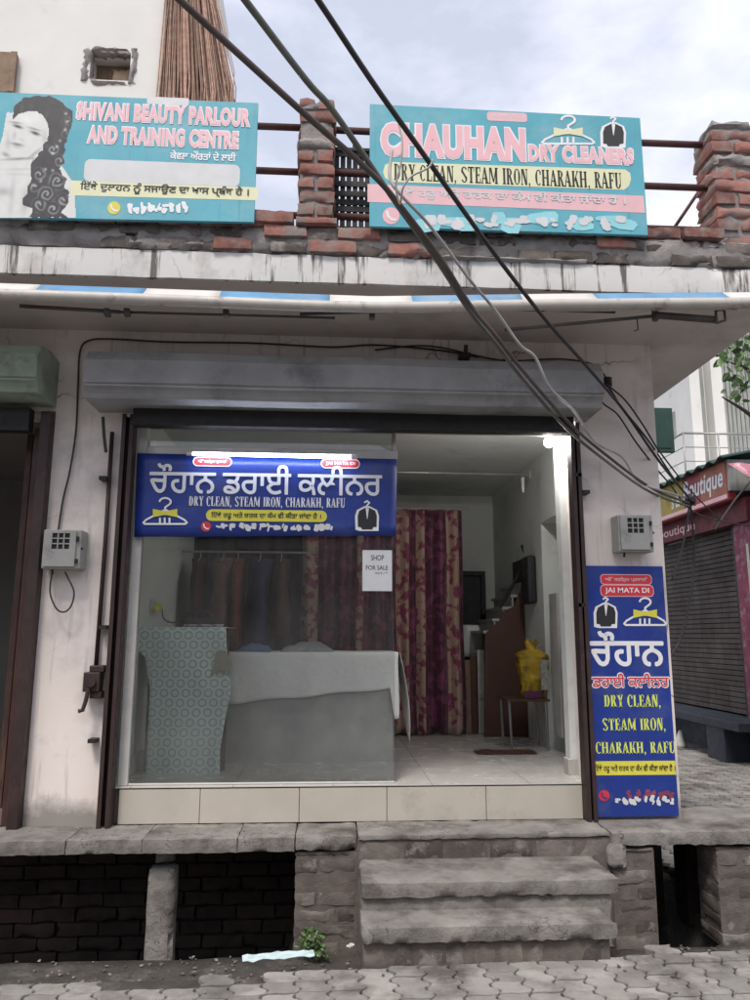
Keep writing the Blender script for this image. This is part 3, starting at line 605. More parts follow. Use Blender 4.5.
for k in range(420):
    x, y = rq.uniform(-2.0, 1.9), 3.93-abs(rq.gauss(0, .30)); s_ = rq.uniform(.002, .008)*(1.6 if rq.random() < .06 else 1)
    if (.15 < x < 1.3 and y > 3.40) or y < 2.9: continue
    zz = max(gz(x, y), -.002 if y < 3.35 else -9)+.004; m.box(x-s_, x+s_, y-s_*.8, y+s_*.8, zz, zz+s_*.8, rq.random(), s_*.4, Matrix.Rotation(rq.uniform(0,3), 3, 'Z'))
tag(m.build('grit', PM('grit_stone', (.20,.18,.16), .3, 20, .95, .3, 60, tint=.6)), 'small stones and crumbs scattered along the gutter', 'grit', kind='stuff')
def leafy(m, c, r, n, size, seed, zs=1, up=0):
    rd = random.Random(seed)
    for _ in range(n):
        d = Vector([rd.gauss(0, 1) for _ in range(3)]).normalized()*r*rd.random()**.4; d.z *= zs; p = Vector(c)+d
        a = Vector([rd.gauss(0, 1) for _ in range(3)]).normalized(); a.z = abs(a.z)*up+a.z*(1-up); b = a.cross(Vector([rd.gauss(0,1) for _ in range(3)])).normalized()
        s = size*rd.uniform(.6, 1.3); q = b*s*.32
        m.add([p, p+a*s*.35+q, p+a*s*.8+q*.6, p+a*s-a.cross(b)*s*.1, p+a*s*.8-q*.6, p+a*s*.35-q], [(0,1,2,3),(0,3,4,5)], rd.random())
WD = thing('weed', (-.06, 3.86, -.14), 'small green weed growing at the foot of the brick pier', 'plant')
m = MB(); leafy(m, (-.06, 3.86, -.07), .06, 130, .028, 4, 1.0, .6); leafy(m, (-.03, 3.84, -.10), .05, 60, .024, 5); m.build('foliage', LEAF, WD)
m = MB()
for k in range(6): m.tube([(-.06, 3.86, -.15), (-.06+rd.uniform(-.03,.03), 3.86, -.08), (-.06+rd.uniform(-.05,.05), 3.85, -.02)], .0015, 5)
m.build('stem', LEAF, WD)

# ================================================================== ROOF: POSTS, RAILS, SIGNS
def post(x0, x1, z0, z1, seed, label):
    T = thing('brick_post', ((x0+x1)/2, 3.66, z0), label, 'post', 'brick posts of the roof railing')
    m = MB(); rd = random.Random(seed); z = z0; r = 0
    while z < z1-.03:
        h = .077; j = rd.uniform(-.010, .010); k = rd.uniform(-.012, .012)
        if r % 2: m.rough(x0+j, (x0+x1)/2-.005+j, 3.55+k, 3.77, z, z+h-.008, .035, .006, rd.random()*90, .010, rd.random()); m.rough((x0+x1)/2+.005+j, x1+j, 3.55+k, 3.77, z, z+h-.008, .035, .006, rd.random()*90, .010, rd.random())
        else: m.rough(x0+j, x1+j, 3.55+k, 3.77, z, z+h-.008, .035, .006, rd.random()*90, .010, rd.random())
        z += h; r += 1
    m.build('brickwork', BRICK, T)
    m = MB(); m.rough(x0+.012, x1-.012, 3.562, 3.76, z0, z1-.02, .04, .004, seed, .006); m.rough(x0-.006, x1+.004, 3.542, 3.7, z0+.46, z0+.53, .035, .010, seed+1, .018); m.rough(x0+.01, x1+.0, 3.55, 3.77, z1-.035, z1+.02, .035, .008, seed+2, .014)
    m.build('cement', CEMENT, T); return T
post(-.192, .0, 3.40, 4.13, 3, 'broken brick post between the two roof signboards')
post(2.045, 2.30, 3.40, 4.12, 8, 'broken brick post at the right end of the roof edge')
RL = thing('roof_railing', (.9, 3.66, 3.4), 'rusty three-bar pipe railing along the roof edge behind the signboards', 'railing')
for za, zb in ((4.055,4.06),(3.80,3.795),(3.545,3.54)):
    for xa, xb in ((-3,-.18),(-.01,2.06)): m = MB(); m.tube([(xa,3.66,za),((xa+xb)/2,3.662,(za+zb)/2-.004),(xb,3.66,zb)], .019, 10); m.build('rail', RUST, RL, smooth=True)
for (a, b), (c, d) in (((666,240),(710,175)), ((700,240),(722,205))):
    m = MB(); p, q = PY(a, b, 3.9), PY(c, d, 3.9); m.tube([(p[0],3.9,p[1]),(q[0],3.9,q[1])], .010, 8); m.build('diagonal_rod', RUST, RL, smooth=True)
# perforated dark panel beside the middle post
T = thing('perforated_panel', (.1, 3.74, 3.41), 'dark woven plastic panel leaning behind the railing left of the dry cleaner signboard', 'panel')
m = MB(); x0, x1 = .0, .3
for k in range(9): m.box(x0+k*.034, x0+k*.034+.027, 3.74, 3.75, 3.42, 3.97)
for z in (3.42, 3.50, 3.575, 3.62, 3.66, 3.71, 3.77, 3.86, 3.95): m.box(x0, x1, 3.733, 3.739, z, z+(.032 if z != 3.86 else .02))
m.build('lattice', DARKST, T)
m = MB(); m.box(-.0, .3, 3.725, 3.755, 3.982, 4.0); m.box(.1, .115, 3.725, 3.755, 4.0, 4.05); m.build('rim', DARKST, T)

# left signboard
YB = 3.44
SG = thing('signboard', (-1.08, YB, 3.41), 'teal beauty parlour signboard with a grey portrait of a woman', 'signboard', 'signboards on the roof edge')
def board(x0, x1, za, zb, zc, zd, mat, parent, frame):
    m = MB(); m.add([(x0,YB,za),(x1,YB,zb),(x1,YB,zc),(x0,YB,zd),(x0,YB+.02,za),(x1,YB+.02,zb),(x1,YB+.02,zc),(x0,YB+.02,zd)], [(0,1,2,3),(7,6,5,4),(0,4,5,1),(1,5,6,2),(2,6,7,3),(3,7,4,0)])
    m.build('panel', mat, parent)
    m = MB(); m.box(x0+.02, x0+.045, YB+.021, YB+.045, za+.01, zd-.01); m.box(x1-.045, x1-.02, YB+.021, YB+.045, zb+.01, zc-.01); m.box(x0+.045, x1-.045, YB+.021, YB+.045, (za+zb)/2+.25, (za+zb)/2+.275); m.build('frame', RUST, parent)
TL, TR, BR, BL = PY(-6,92,YB), PY(258,103,YB), PY(256,222,YB), PY(-6,217,YB)
board(TL[0], TR[0], BL[1], BR[1], TR[1], TL[1], TEAL, SG, 1)
def inpoly(x, y, P):
    c = False
    for k in range(len(P)):
        (a, b), (c_, d) = P[k], P[k-1]
        if (b > y) != (d > y) and x < (c_-a)*(y-b)/(d-b)+a: c = not c
    return c
HAIR = [(95,200),(110,120),(180,60),(280,45),(380,50),(460,80),(500,130),(550,160),(550,230),(530,300),(500,380),(480,480),(490,560),(450,590),(490,660),(495,740),(525,820),(500,890),(470,930),(520,972),(220,972),(250,900),(170,860),(200,780),(230,680),(230,600),(250,520),(310,480),(340,400),(370,340),(365,260),(320,190),(280,165),(200,165),(130,190),(100,230)]
PALE = [(52,168),(95,175),(110,160),(330,160),(380,330),(330,470),(480,590),(545,690),(570,800),(572,972),(-55,972),(-55,430),(0,410),(20,350)]
CURL = [(430,690,60),(300,640,45),(350,790,60),(480,840,45),(300,870,50),(455,540,40),(400,450,40),(520,230,35),(500,330,35),(400,900,50),(260,730,40)]
def tone(x, y):
    nz = noise.noise(Vector((x*.02, y*.02, 0))); n2 = noise.noise(Vector((x*.006, y*.05, 4)))
    G = lambda cx, cy, rx, ry, t_=0: math.exp(-(((x-cx)*math.cos(R(t_))+(y-cy)*math.sin(R(t_)))/rx)**2-((-(x-cx)*math.sin(R(t_))+(y-cy)*math.cos(R(t_)))/ry)**2)
    am = 9 if y < 380 else 22; xx, yy = x+am*nz, y+am*noise.noise(Vector((x*.02, y*.02, 9)))
    if inpoly(xx, yy, HAIR):
        best = min(CURL, key=lambda c: math.hypot(x-c[0], y-c[1])/c[2]); dx, dy = x-best[0], y-best[1]; rr = math.hypot(dx, dy)
        sw = (.5+.5*math.sin(rr/6.0+math.atan2(dy, dx)*1.0+3*nz))**2*max(0, 1-rr/best[2]/1.5)
        v = .07+.05*nz+.62*sw*(1 if y > 420 else .45)+.10*max(0, noise.noise(Vector((x*.03+y*.01, y*.006, 2))))*(y < 400)
        for bx_, by_ in ((500,180),(508,240),(495,300),(455,385),(430,430),(400,480),(345,600),(400,610),(310,690)): v += .5*G(bx_, by_, 11, 11)
        return min(.7, max(.04, v))
    if not inpoly(x, y, PALE): return None
    v = .80+.03*nz
    v -= .75*G(135,277,34,11,18)+.75*G(268,328,34,12,20)+.38*G(120,248,45,7,8)+.38*G(262,296,48,7,16)
    v -= .14*G(110,345,14,30,10)+.10*G(160,375,22,8,15)+.48*G(130,413,42,11,12)+.16*G(125,435,30,8,12)
    v -= .35*G(140,522,110,10,-3)+.25*G(265,480,60,12,-38)+.30*G(45,490,30,14,25)+.12*G(340,360,20,60,0)+.12*G(60,400,20,60)
    v -= .10*G(150,600,120,8)+.07*G(150,640,120,7)+.20*G(20,770,60,30)+.18*G(195,840,30,90,10)+.10*G(90,800,20,150,5)
    v += .06*G(200,220,90,40)+.08*G(290,150,14,25)+.10*G(285,545,26,30); v -= .25*G(250,550,6,34)+.12*G(285,520,30,4)
    return max(.05, min(.92, v))
m = MB(); step = 6.2; tv = {}; vt = []
for iy in range(int(930/step)+1):
    for ix in range(int(625/step)+1):
        X0_, Y0_ = -52+ix*step, 44+iy*step; v = tone(X0_+step/2, Y0_+step/2)
        if v is None: continue
        X1_, Y1_ = X0_+step, min(Y0_+step, 968)
        for a, b in ((X0_,Y1_),(X1_,Y1_),(X1_,Y0_),(X0_,Y0_)): vt.append((a, b))
        q = [(PY(a/7.57, 90+b/7.57, YB)) for a, b in ((X0_,Y1_),(X1_,Y1_),(X1_,Y0_),(X0_,Y0_))]
        m.add([(a, YB-.0008, b) for a, b in q], [(0,1,2,3)], v**1.7)
pm, pt, pb = nodes('portrait_print'); pa_ = N(pt, 'ShaderNodeAttribute', attribute_name='tint'); pt.links.new(ramp(pt, pa_.outputs['Fac'], 0, 1, (.02,.02,.025), (.97,.97,.94)), pb.inputs['Base Color']); pb.inputs['Roughness'].default_value = .5
m.build('portrait_print', pm, SG)
capsule('name_tag', 147, 97.5, 189, 105, YB, LGREY, SG, 1, .2)
def outlined(name, s, x0, y0, x1, y1, Y, mat, parent, ob=.085, ib=.04, lvl=2, out=WHITE):
    text(name+'_outline', s, x0-1.2, y0-1.2, x1+1.2, y1+1.2, Y, out, parent, lvl, bold=ob); text(name, s, x0, y0, x1, y1, Y, mat, parent, lvl+2, bold=ib)
outlined('title_lettering', 'SHIVANI BEAUTY PARLOUR', 77, 106, 250, 123, YB, PINK, SG)
outlined('title_lettering', 'AND TRAINING CENTRE', 88, 129, 238, 146, YB, PINK, SG)
text('small_lettering', 'ਕੇਵਲ ਔਰਤਾਂ ਦੇ ਲਈ', 170, 151.5, 236, 160.5, YB, WHITE, SG, bold=.03)
capsule('white_strip', 84, 162, 240, 184, YB, LGREY, SG, 1, .25)
blob('cream_band', [(71,180.5),(258,187.5),(258,200.5),(71,195.5)], YB, CREAM, SG, lvl=1)
text('band_lettering', 'ਇੱਥੇ ਦੁਲਹਨ ਨੂੰ ਸਜਾਉਣ ਦਾ ਖਾਸ ਪ੍ਬੰਧ ਹੈ ।', 80, 184, 249, 195.5, YB, BLACK, SG, bold=.02)
phone(114, 208, 6.5, YB, SG, YELLOW, WHITE); smear('faded_number', 126, 203, 190, 214, 9, YB, WHITE, SG, 3)

# dry cleaner signboard
SG = thing('signboard', (.9, YB, 3.41), 'teal dry cleaner signboard with hanger and coat drawings', 'signboard', 'signboards on the roof edge')
TL, TR, BR, BL = PY(370,104,YB), PY(640,118,YB), PY(646,235,YB), PY(367,226,YB)
board(TL[0], TR[0], BL[1], BR[1], TR[1], TL[1], TEAL, SG, 1)
capsule('small_label', 487, 112.5, 527, 121.5, YB, PALEPINK, SG, 1, .3); text('small_lettering', 'JAI MATA DI', 491, 114.5, 523, 119.5, YB, LGREY, SG)
outlined('title_lettering', 'CHAUHAN', 381, 125.5, 525, 159, YB, PINK, SG, .10, .055)
outlined('title_lettering', 'DRY CLEANERS', 529, 147, 633, 163, YB, PINK, SG, .10, .05)
hanger(542, 116, 594, 144, YB, SG, WHITE, CREAM); coat(600, 117, 626, 148, YB, SG, WHITE)
blob('cream_capsule', [(391,162),(625,169.5),(630,173),(631,179),(629,186),(624,190),(391,182),(385,178),(383,172),(385,165)], YB, CREAM, SG, lvl=1)
serif('services_lettering', 'DRY CLEAN, STEAM IRON, CHARAKH, RAFU', 394, 168.5, 621, 184.5, YB, BLACK, SG)
blob('pink_band', [(367.5,184),(643.5,196),(645,213),(367.5,202)], YB, PALEPINK, SG, lvl=1)
text('band_lettering', 'ਇੱਥੇ ਰਫੂ ਅਤੇ ਚਰਕ ਦਾ ਕੰਮ ਵੀ ਕੀਤਾ ਜਾਂਦਾ ਹੈ ।', 392, 191, 625, 203, YB, LGREY, SG, bold=.02)
phone(391, 216, 8.5, YB, SG, PINK, WHITE); smear('faded_number', 405, 212.5, 632, 233, 6, YB, BLOBC, SG, 6); smear('smudged_digits', 420, 216, 626, 230, 13, YB, LGREY, SG, 9, 5)

# ------------------------------------------------------------------ rooftop room and reed bundle
U = thing('rooftop_room', (-3, 6, 3.2), 'white plastered upper room behind the parlour signboard with a square vent hole', 'building')
xr = -1.40; hx0, hx1, hz0, hz1 = -1.99, -1.67, 5.78, 6.04
m = MB(); m.box(-7, hx0, 5.5, 5.75, 3.2, 9); m.box(hx1, xr, 5.5, 5.75, 3.2, 9); m.box(hx0, hx1, 5.5, 5.75, 3.2, hz0); m.box(hx0, hx1, 5.5, 5.75, hz1, 9); m.box(xr-.2, xr, 5.75, 8.5, 3.2, 9)
m.build('wall', CLEANW, U)
m = MB(); m.box(-7, xr, 8.5, 8.7, 3.2, 9); m.box(-7, xr, 5.5, 8.7, 9, 9.1); m.build('back_wall', CLEANW, U)
m = MB()
for a in ((hx0-.07, hx0+.01, hz0-.05, hz1+.03), (hx1-.01, hx1+.06, hz0-.03, hz1+.05), (hx0, hx1, hz0-.06, hz0+.01), (hx0, hx1, hz1-.01, hz1+.045)): m.rough(a[0], a[1], 5.48, 5.6, a[2], a[3], .03, .014, a[0]*7, .022)
v = m.build('vent_rim', CEMENT, U)
m = MB(); m.box(hx0, hx1, 5.66, 5.70, hz0, hz1); m.rough(hx0+.14, hx1, 5.58, 5.66, hz0+.02, hz0+.18, .03, .01, 4, .02); m.build('vent_filling', WOODL, v)
x0, z0 = PY(-8, 92, 5.46); x1, z1 = PY(17, 53, 5.46); m = MB(); m.box(x0-.3, x1, 5.45, 5.495, z0, z1); m.box(x1-.04, x1+.01, 5.44, 5.45, z0, z1); tag(m.build('wooden_board', WOODL, loc=(x0, 5.46, z0), bevel=.004), 'brown wooden board on the white upper wall at the left edge', 'board')
m = MB(); rq = random.Random(5)
for k in range(850):
    u = rq.random(); dy = rq.uniform(0, .3); b0 = -1.415+u*.56+rq.uniform(-.02,.02); t0 = -1.40+u*.22
    zt = rq.uniform(6.5, 7.6); f0 = (zt-5.6)/(7.4-5.6)
    xt = b0+(t0-b0)*max(0,f0)*1.0+rq.uniform(-.02,.02); zb = rq.uniform(4.2, 4.3); xb = b0+.05*(b0+1.1)
    m.tube([(xb, 5.45+dy, zb), (b0+rq.uniform(-.03,.03), 5.44+dy, rq.uniform(5.3,5.9)), (xt, 5.47+dy, zt)], rq.uniform(.003, .008), 5, tint=rq.random(), cap=False)
tag(m.build('reed_bundle', REED, loc=(-1.1, 5.5, 4.2)), 'tall bundle of dry brown reeds leaning on the white upper room', 'reeds')

DULL = PM('dull_dark_metal', (.075,.062,.058), .3, 10, .6, .2, 60)
# ================================================================== AWNING
A = thing('awning', (0, 3.45, 2.9), 'rolled blue and white striped awning on a dirty pipe under the canopy edge', 'awning')
ap = [(-3.2, 2.905), (-1.54, 2.903), (-.7, 2.898), (.2, 2.893), (1.1, 2.935), (2.35, 2.985)]
def az(x):
    for (a, b), (c, d) in zip(ap, ap[1:]):
        if a <= x <= c: return b+(d-b)*(x-a)/(c-a)
    return ap[-1][1]
m = MB(); m.tube([(x, 3.35, z) for x, z in ap], .027, 14, 4); m.build('front_pipe', PIPE, A, smooth=True)
def cloth(x0, x1, mat, name):
    m = MB(); n = max(2, int((x1-x0)/.06)); vs = []
    for i in range(n+1):
        x = x0+(x1-x0)*i/n
        for j in range(5):
            u = j/4; vs.append((x, 3.345+.09*u, az(x)+.022+.075*u-.008*math.sin(u*3.14)*(1+.5*math.sin(x*9))))
    m.add(vs, [(i*5+j, (i+1)*5+j, (i+1)*5+j+1, i*5+j+1) for i in range(n) for j in range(4)])
    o = m.build(name, mat, A, smooth=True); s = o.modifiers.new('thickness', 'SOLIDIFY'); s.thickness = .002
prev = -3.2
for a, b in ((37,145),(220,330),(412,522),(595,726)):
    xa, xb = PY(a, 290, 3.4)[0], PY(b, 290, 3.4)[0]
    cloth(prev, xa, OFFW, 'white_stripe'); cloth(xa, xb, SKYB, 'blue_stripe'); prev = xb
cloth(prev, 2.35, OFFW, 'white_stripe')
for pts, r in ((((20,306),(120,312)), .013), (((120,312),(335,318)), .009), (((300,314),(500,309),(615,312)), .011), (((505,330),(655,316)), .012)):
    m = MB(); m.tube([(PY(a, b, 3.42)[0], 3.42, PY(a, b, 3.42)[1]) for a, b in pts], r*.75, 8); m.build('arm', DULL, A, smooth=True)
for a, b in ((107,313),(226,314),(127,313),(372,316)):
    x, z = PY(a, b, 3.41); m = MB(); m.box(x-.014, x+.014, 3.395, 3.435, z-.013, z+.02); m.build('joint', DULL, A, bevel=.004)
x, z = PY(655, 315, 3.42); x2, z2 = PY(722, 320, 3.42); m = MB(); m.tube([(x,3.42,z),(x2-.03,3.42,z2)], .018, 12); m.tube([(x,3.42,z-.03),(x,3.42,z+.03)], .016, 10); m.tube([(x2-.04,3.40,z2-.03),(x2-.04,3.40,z2+.04),(x2+.005,3.40,z2+.045),(x2+.005,3.40,z2-.01),(x2-.04,3.40,z2-.025)], .008, 6); m.build('bracket', DULL, A, bevel=.003)
x, z = PY(545, 310, 3.38); x2, z2 = PY(737, 308, 3.38); m = MB(); m.tube([(x,3.38,z),(x2,3.38,z2)], .010, 8); m.build('lower_strip', PIPE, A, smooth=True)
m = MB(); m.tube([(PY(637,316,3.42)[0],3.42,PY(637,316,3.42)[1]), (PY(638,330,3.42)[0],3.42,PY(638,330,3.42)[1]), (PY(634,331,3.42)[0],3.42,PY(634,331,3.42)[1])], .003, 6); m.build('hook', DARKST, A)

# ================================================================== BANNER AND TUBE LIGHT
YN = 4.20
BN = thing('banner', (-.33, YN, 2.0), 'long blue vinyl dry cleaner banner stretched across the glass front under the tube light', 'banner')
tl, tr, br, bl = PY(137,453,YN), PY(397,459,YN), PY(396,535.5,YN), PY(134,537,YN)
m = MB(); n = 26; vs = []
for i in range(n+1):
    u = i/n
    for j in range(9):
        w = j/8; x = (bl[0]+(br[0]-bl[0])*u)*(1-w)+(tl[0]+(tr[0]-tl[0])*u)*w; z = (bl[1]+(br[1]-bl[1])*u)*(1-w)+(tl[1]+(tr[1]-tl[1])*u)*w
        vs.append((x, YN+.003+.0035*noise.noise(Vector((u*5, w*2, 0)))*(1-w*.5), z+.006*noise.noise(Vector((u*7, 3, 0)))*(1-w)))
m.add(vs, [(i*9+j, (i+1)*9+j, (i+1)*9+j+1, i*9+j+1) for i in range(n) for j in range(8)])
o = m.build('vinyl', BLUE, BN, smooth=True); s = o.modifiers.new('thickness', 'SOLIDIFY'); s.thickness = .001
YL = YN-.002
text('headline', 'ਚੌਹਾਨ ਡਰਾਈ ਕਲੀਨਰ', 149, 474, 382, 494, YL, WHITE, BN, bold=.016, yr=GUR)
serif('services_lettering', 'DRY CLEAN, STEAM IRON, CHARAKH, RAFU', 189, 497, 345, 507, YL, WHITE, BN)
capsule('yellow_capsule', 206, 510, 327, 521.5, YL, YELLOW, BN, 1); text('capsule_lettering', 'ਇੱਥੇ ਰਫੂ ਅਤੇ ਚਰਕ ਦਾ ਕੰਮ ਵੀ ਕੀਤਾ ਜਾਂਦਾ ਹੈ ।', 211, 512, 321, 520, YL, BLACK, BN, bold=.02)
phone(206, 526.5, 5, YL, BN, RED, WHITE); smear('faded_number', 214, 523, 333, 531, 16, YL, LGREY, BN, 8)
hanger(143.5, 498, 187, 524, YL, BN, WHITE, YELLOW); coat(355, 501, 379, 531, YL, BN, WHITE)
for a, s in ((194,'ੴ ਸਤਿਗੁਰ ਪ੍ਰਸਾਦਿ'),(322,'JAI MATA DI')):
    dy = 0 if a < 300 else 2; capsule('small_label', a-1.2, 457+dy, a+38, 466.5+dy, YL, WHITE, BN, 1); capsule('small_label', a, 458+dy, a+37, 465.5+dy, YL, RED, BN, 2); text('small_lettering', s, a+4, 459.8+dy, a+33, 463.8+dy, YL, WHITE, BN, 3, bold=.02)
xa, za = PY(193, 453.8, 4.15); xb, zb = PY(351, 457.2, 4.15)
TB = thing('tube_light', ((xa+xb)/2, 4.15, za), 'lit white fluorescent tube fixed over the top edge of the blue banner', 'lamp')
m = MB(); m.tube([(xa,4.15,za),(xb,4.15,zb)], .0095, 12); m.build('tube', TUBE, TB, smooth=True)
m = MB(); m.tube([(xa-.035,4.15,za),(xa-.001,4.15,za)], .012, 12); m.tube([(xb+.001,4.15,zb),(xb+.035,4.15,zb)], .012, 12); m.box(xa-.035, xb+.035, 4.165, 4.19, za-.002, za+.016); m.build('fitting', WHITEF, TB)
x0, z0, x1, z1 = pxr(362.5, 550, 392, 591, 4.25); NT = thing('paper_notice', ((x0+x1)/2, 4.25, z0), 'white sale notice sheet taped to the glass under the banner', 'notice')
m = MB(); m.box(x0, x1, 4.2535, 4.2545, z0, z1); m.build('sheet', PAPER, NT)
for s, a in (('SHOP', (371,555,384,560.5)), ('FOR SALE', (366,565.5,388,570)), ('0000 000000', (367,572,387,574.5))):
    if s[0] != '0': text('lettering', s, *a, 4.254, BLACK, NT, 1, bold=.01)
    else: smear('faded_number', *a, 8, 4.2545, GREYP, NT, 2, 1)

# ================================================================== SIDE BOARD
YS = 4.17
SB = thing('vertical_signboard', (1.68, YS, .4), 'tall narrow blue dry cleaner board fixed to the right pillar below the meter box', 'signboard')
xL = (PY(583,565,YS)[0]+PY(594.5,815,YS)[0])/2; xR = (PY(662.5,567,YS)[0]+PY(679,816,YS)[0])/2; zT = PY(622,566,YS)[1]; zB = PY(636,816.5,YS)[1]
m = MB(); m.box(xL, xR, YS, YS+.012, zB, zT); m.build('panel', BLUE, SB)
m = MB(); m.box(xL+.02, xL+.045, YS+.0125, 4.2, zB+.02, zT-.02); m.box(xR-.05, xR-.025, YS+.0125, 4.2, zB+.02, zT-.02); m.build('batten', WOODL, SB)
for a, s in (((601,575,651,584), 'ੴ ਸਤਿਗੁਰ ਪ੍ਰਸਾਦਿ'), ((601,585.5,653,596), 'JAI MATA DI')):
    capsule('label_rim', a[0]-.7, a[1]-.7, a[2]+.7, a[3]+.7, YS, PINK, SB, 1, .35); capsule('red_label', *a, YS, RED, SB, 2, .35); text('label_lettering', s, a[0]+4, a[1]+2.2, a[2]-4, a[3]-1.8, YS, PALEPINK if a[1] < 580 else WHITE, SB, 3, bold=.02)
coat(593.5, 597.5, 617.5, 628, YS, SB, WHITE); hanger(624, 598, 666, 625, YS, SB, WHITE, YELLOW)
text('headline', 'ਚੌਹਾਨ', 590, 642, 664, 665.5, YS, WHITE, SB, bold=.024, yr=GUR)
outlined('red_lettering', 'ਡਰਾਈ ਕਲੀਨਰ', 592, 673.5, 668.5, 687, YS, RED, SB, .06, .012)
for s, a in (('DRY CLEAN,', (604,694.5,660,707)), ('STEAM IRON,', (602.5,718,665,730.5)), ('CHARAKH, RAFU', (595.5,741.5,675,753.5))): serif('services_lettering', s, *a, YS, LIME, SB)
xa, zb, xb, zt = pxr(593.2, 761, 677, 775, YS); m = MB(); m.box(xL+.002, xR-.002, YS-.0015, YS-.0005, zb, zt); m.build('yellow_band', YELLOW, SB)
text('band_lettering', 'ਇੱਥੇ ਰਫੂ ਅਤੇ ਚਰਕ ਦਾ ਕੰਮ ਵੀ ਕੀਤਾ ਜਾਂਦਾ ਹੈ ।', 594.5, 764, 675, 773, YS, BLACK, SB, bold=.02)
phone(604, 795.5, 5.5, YS, SB, RED, BLUE); smear('faded_number', 614, 796, 676, 805, 9, YS, LGREY, SB, 4)
smear('number_tint', 625, 790, 674, 800, 6, YS, MAG, SB, 14, 2)

# ================================================================== METER BOXES, SWITCH
def meter(loc, label):
    x, z = loc; T = thing('meter_box', (x, 4.2, z), label, 'meter box', 'electricity meter boxes on the shop wall')
    m = MB(); m.box(x-.095, x+.105, 4.09, 4.2, z, z+.21); m.build('case', METER, T, bevel=.006)
    m = MB(); wx, wz = x-.045, z+.105
    m.box(x-.085, x+.08, 4.078, 4.089, z+.012, z+.105); m.box(x-.085, wx, 4.078, 4.089, z+.105, z+.2); m.box(wx+.093, x+.08, 4.078, 4.089, z+.105, z+.2); m.box(wx, wx+.093, 4.078, 4.089, z+.19, z+.2)
    for k in (1, 2): m.box(wx+k*.031-.003, wx+k*.031+.003, 4.078, 4.089, z+.105, z+.19); m.box(wx, wx+.093, 4.0785, 4.0885, z+.105+k*.0285-.003, z+.105+k*.0285+.003)
    d = m.build('door', METER, T)
    m = MB(); m.box(wx, wx+.093, 4.0885, 4.0895, z+.105, z+.19); m.build('meter_window', BLACK, d)
    m = MB(); [m.box(x+.082, x+.094, 4.072, 4.089, z+k, z+k+.022) for k in (.03, .15)]; m.tube([(x+.1, 4.1, z+.11),(x+.112, 4.1, z+.11)], .008, 8); m.build('hinge', DARKST, T)
    m = MB()
    for k in range(3): m = MB(); m.tube([(x-.05+k*.05, 4.13, z+.005), (x-.05+k*.05, 4.14, z-.025)], .006, 6); m.build('gland', DARKST, T); return T
M1 = meter((-1.432, 1.70), 'grey meter box on the white wall left of the shop opening')
M2 = meter((1.715, 1.82), 'grey meter box on the right pillar above the blue vertical board')
x, z = PY(91, 690, 4.12); T = thing('isolator_switch', (x, 4.2, z), 'dark brown switch box with a bent lever below a thin conduit', 'switch')
m = MB(); m.box(x-.045, x+.04, 4.12, 4.2, z-.01, z+.09); m.box(x-.02, x+.055, 4.13, 4.2, z+.09, z+.125); m.box(x-.01, x+.05, 4.13, 4.2, z-.045, z-.01); m.build('case', BROWN, T, bevel=.005)
m = MB(); m.tube([(x,4.12,z+.04),(x,4.10,z+.04)], .025, 12); m.tube([(x-.01,4.11,z+.01),(x-.02,4.105,z-.06),(x-.03,4.10,z-.10),(x-.05,4.10,z-.105)], .011, 8); m.build('lever', BROWN, T)
a, b = PY(96, 662, 4.17), PY(112, 432, 4.17); m = MB(); m.tube([(a[0],4.175,a[1]-.02),((a[0]+b[0])/2+.004,4.175,(a[1]+b[1])/2),(b[0],4.175,b[1])], .012, 8); m.build('conduit', BROWN, T, smooth=True)
def wallpts(p, Y=4.185): return [(PY(a, b, Y)[0], Y, PY(a, b, Y)[1]) for a, b in p]
def cable(name, pts, r, mat, label, sm=6, cat='cable'):
    m = MB(); m.tube(pts, r, 8, sm); o = m.build(name, mat, smooth=True, loc=pts[0]); return tag(o, label, cat)
cable('wall_cable', wallpts([(58,532),(63,500),(70,470),(76,430),(78,385),(80,352),(88,341),(110,339),(170,342),(250,343),(330,347),(375,345),(437,350),(480,357)]), .0055, CABLE, 'thin black cable running from the left meter box up and along under the canopy')
cable('wall_cable', wallpts([(375,350),(430,346),(500,360),(560,359),(592,364),(602,372),(608,381)]), .005, CABLE, 'thin black cable over the right half of the shutter housing to the pillar knot')
cable('wall_cable', [(p[0], 4.12, p[2]) for p in wallpts([(52,573),(50,592),(56,608),(64,612),(71,606),(74,592),(68,578),(65,572)], 4.12)], .0045, CABLE, 'loop of cable hanging below the left meter box')
cable('wall_cable', wallpts([(103,417),(104,435),(106,452)], 4.1), .009, CABLE, 'short stub of black cable hanging from the left end of the shutter housing')
x, z = PY(609, 381, 4.1); m = MB(); m.tube([(x,4.2,z),(x,4.1,z)], .016, 10); m.tube([(x,4.13,z-.02),(x,4.13,z+.03)], .024, 10); m.tube([(x,4.1,z-.03),(x,4.1,z+.02)], .018, 8); tag(m.build('cable_knot', CABLE, loc=(x,4.2,z)), 'dark insulator knot on the right pillar where cables meet', 'insulator')
x, z = PY(465, 352, 4.15); m = MB(); m.tube([(x,4.2,z-.01),(x,4.12,z-.01)], .012, 8); m.box(x-.035, x+.03, 4.12, 4.2, z-.035, z-.015); m.tube([(x,4.14,z-.02),(x+.004,4.13,z+.035)], .012, 8); tag(m.build('porcelain_cleat', CABLE, loc=(x,4.2,z)), 'small dark cleat above the middle of the shutter housing', 'insulator')

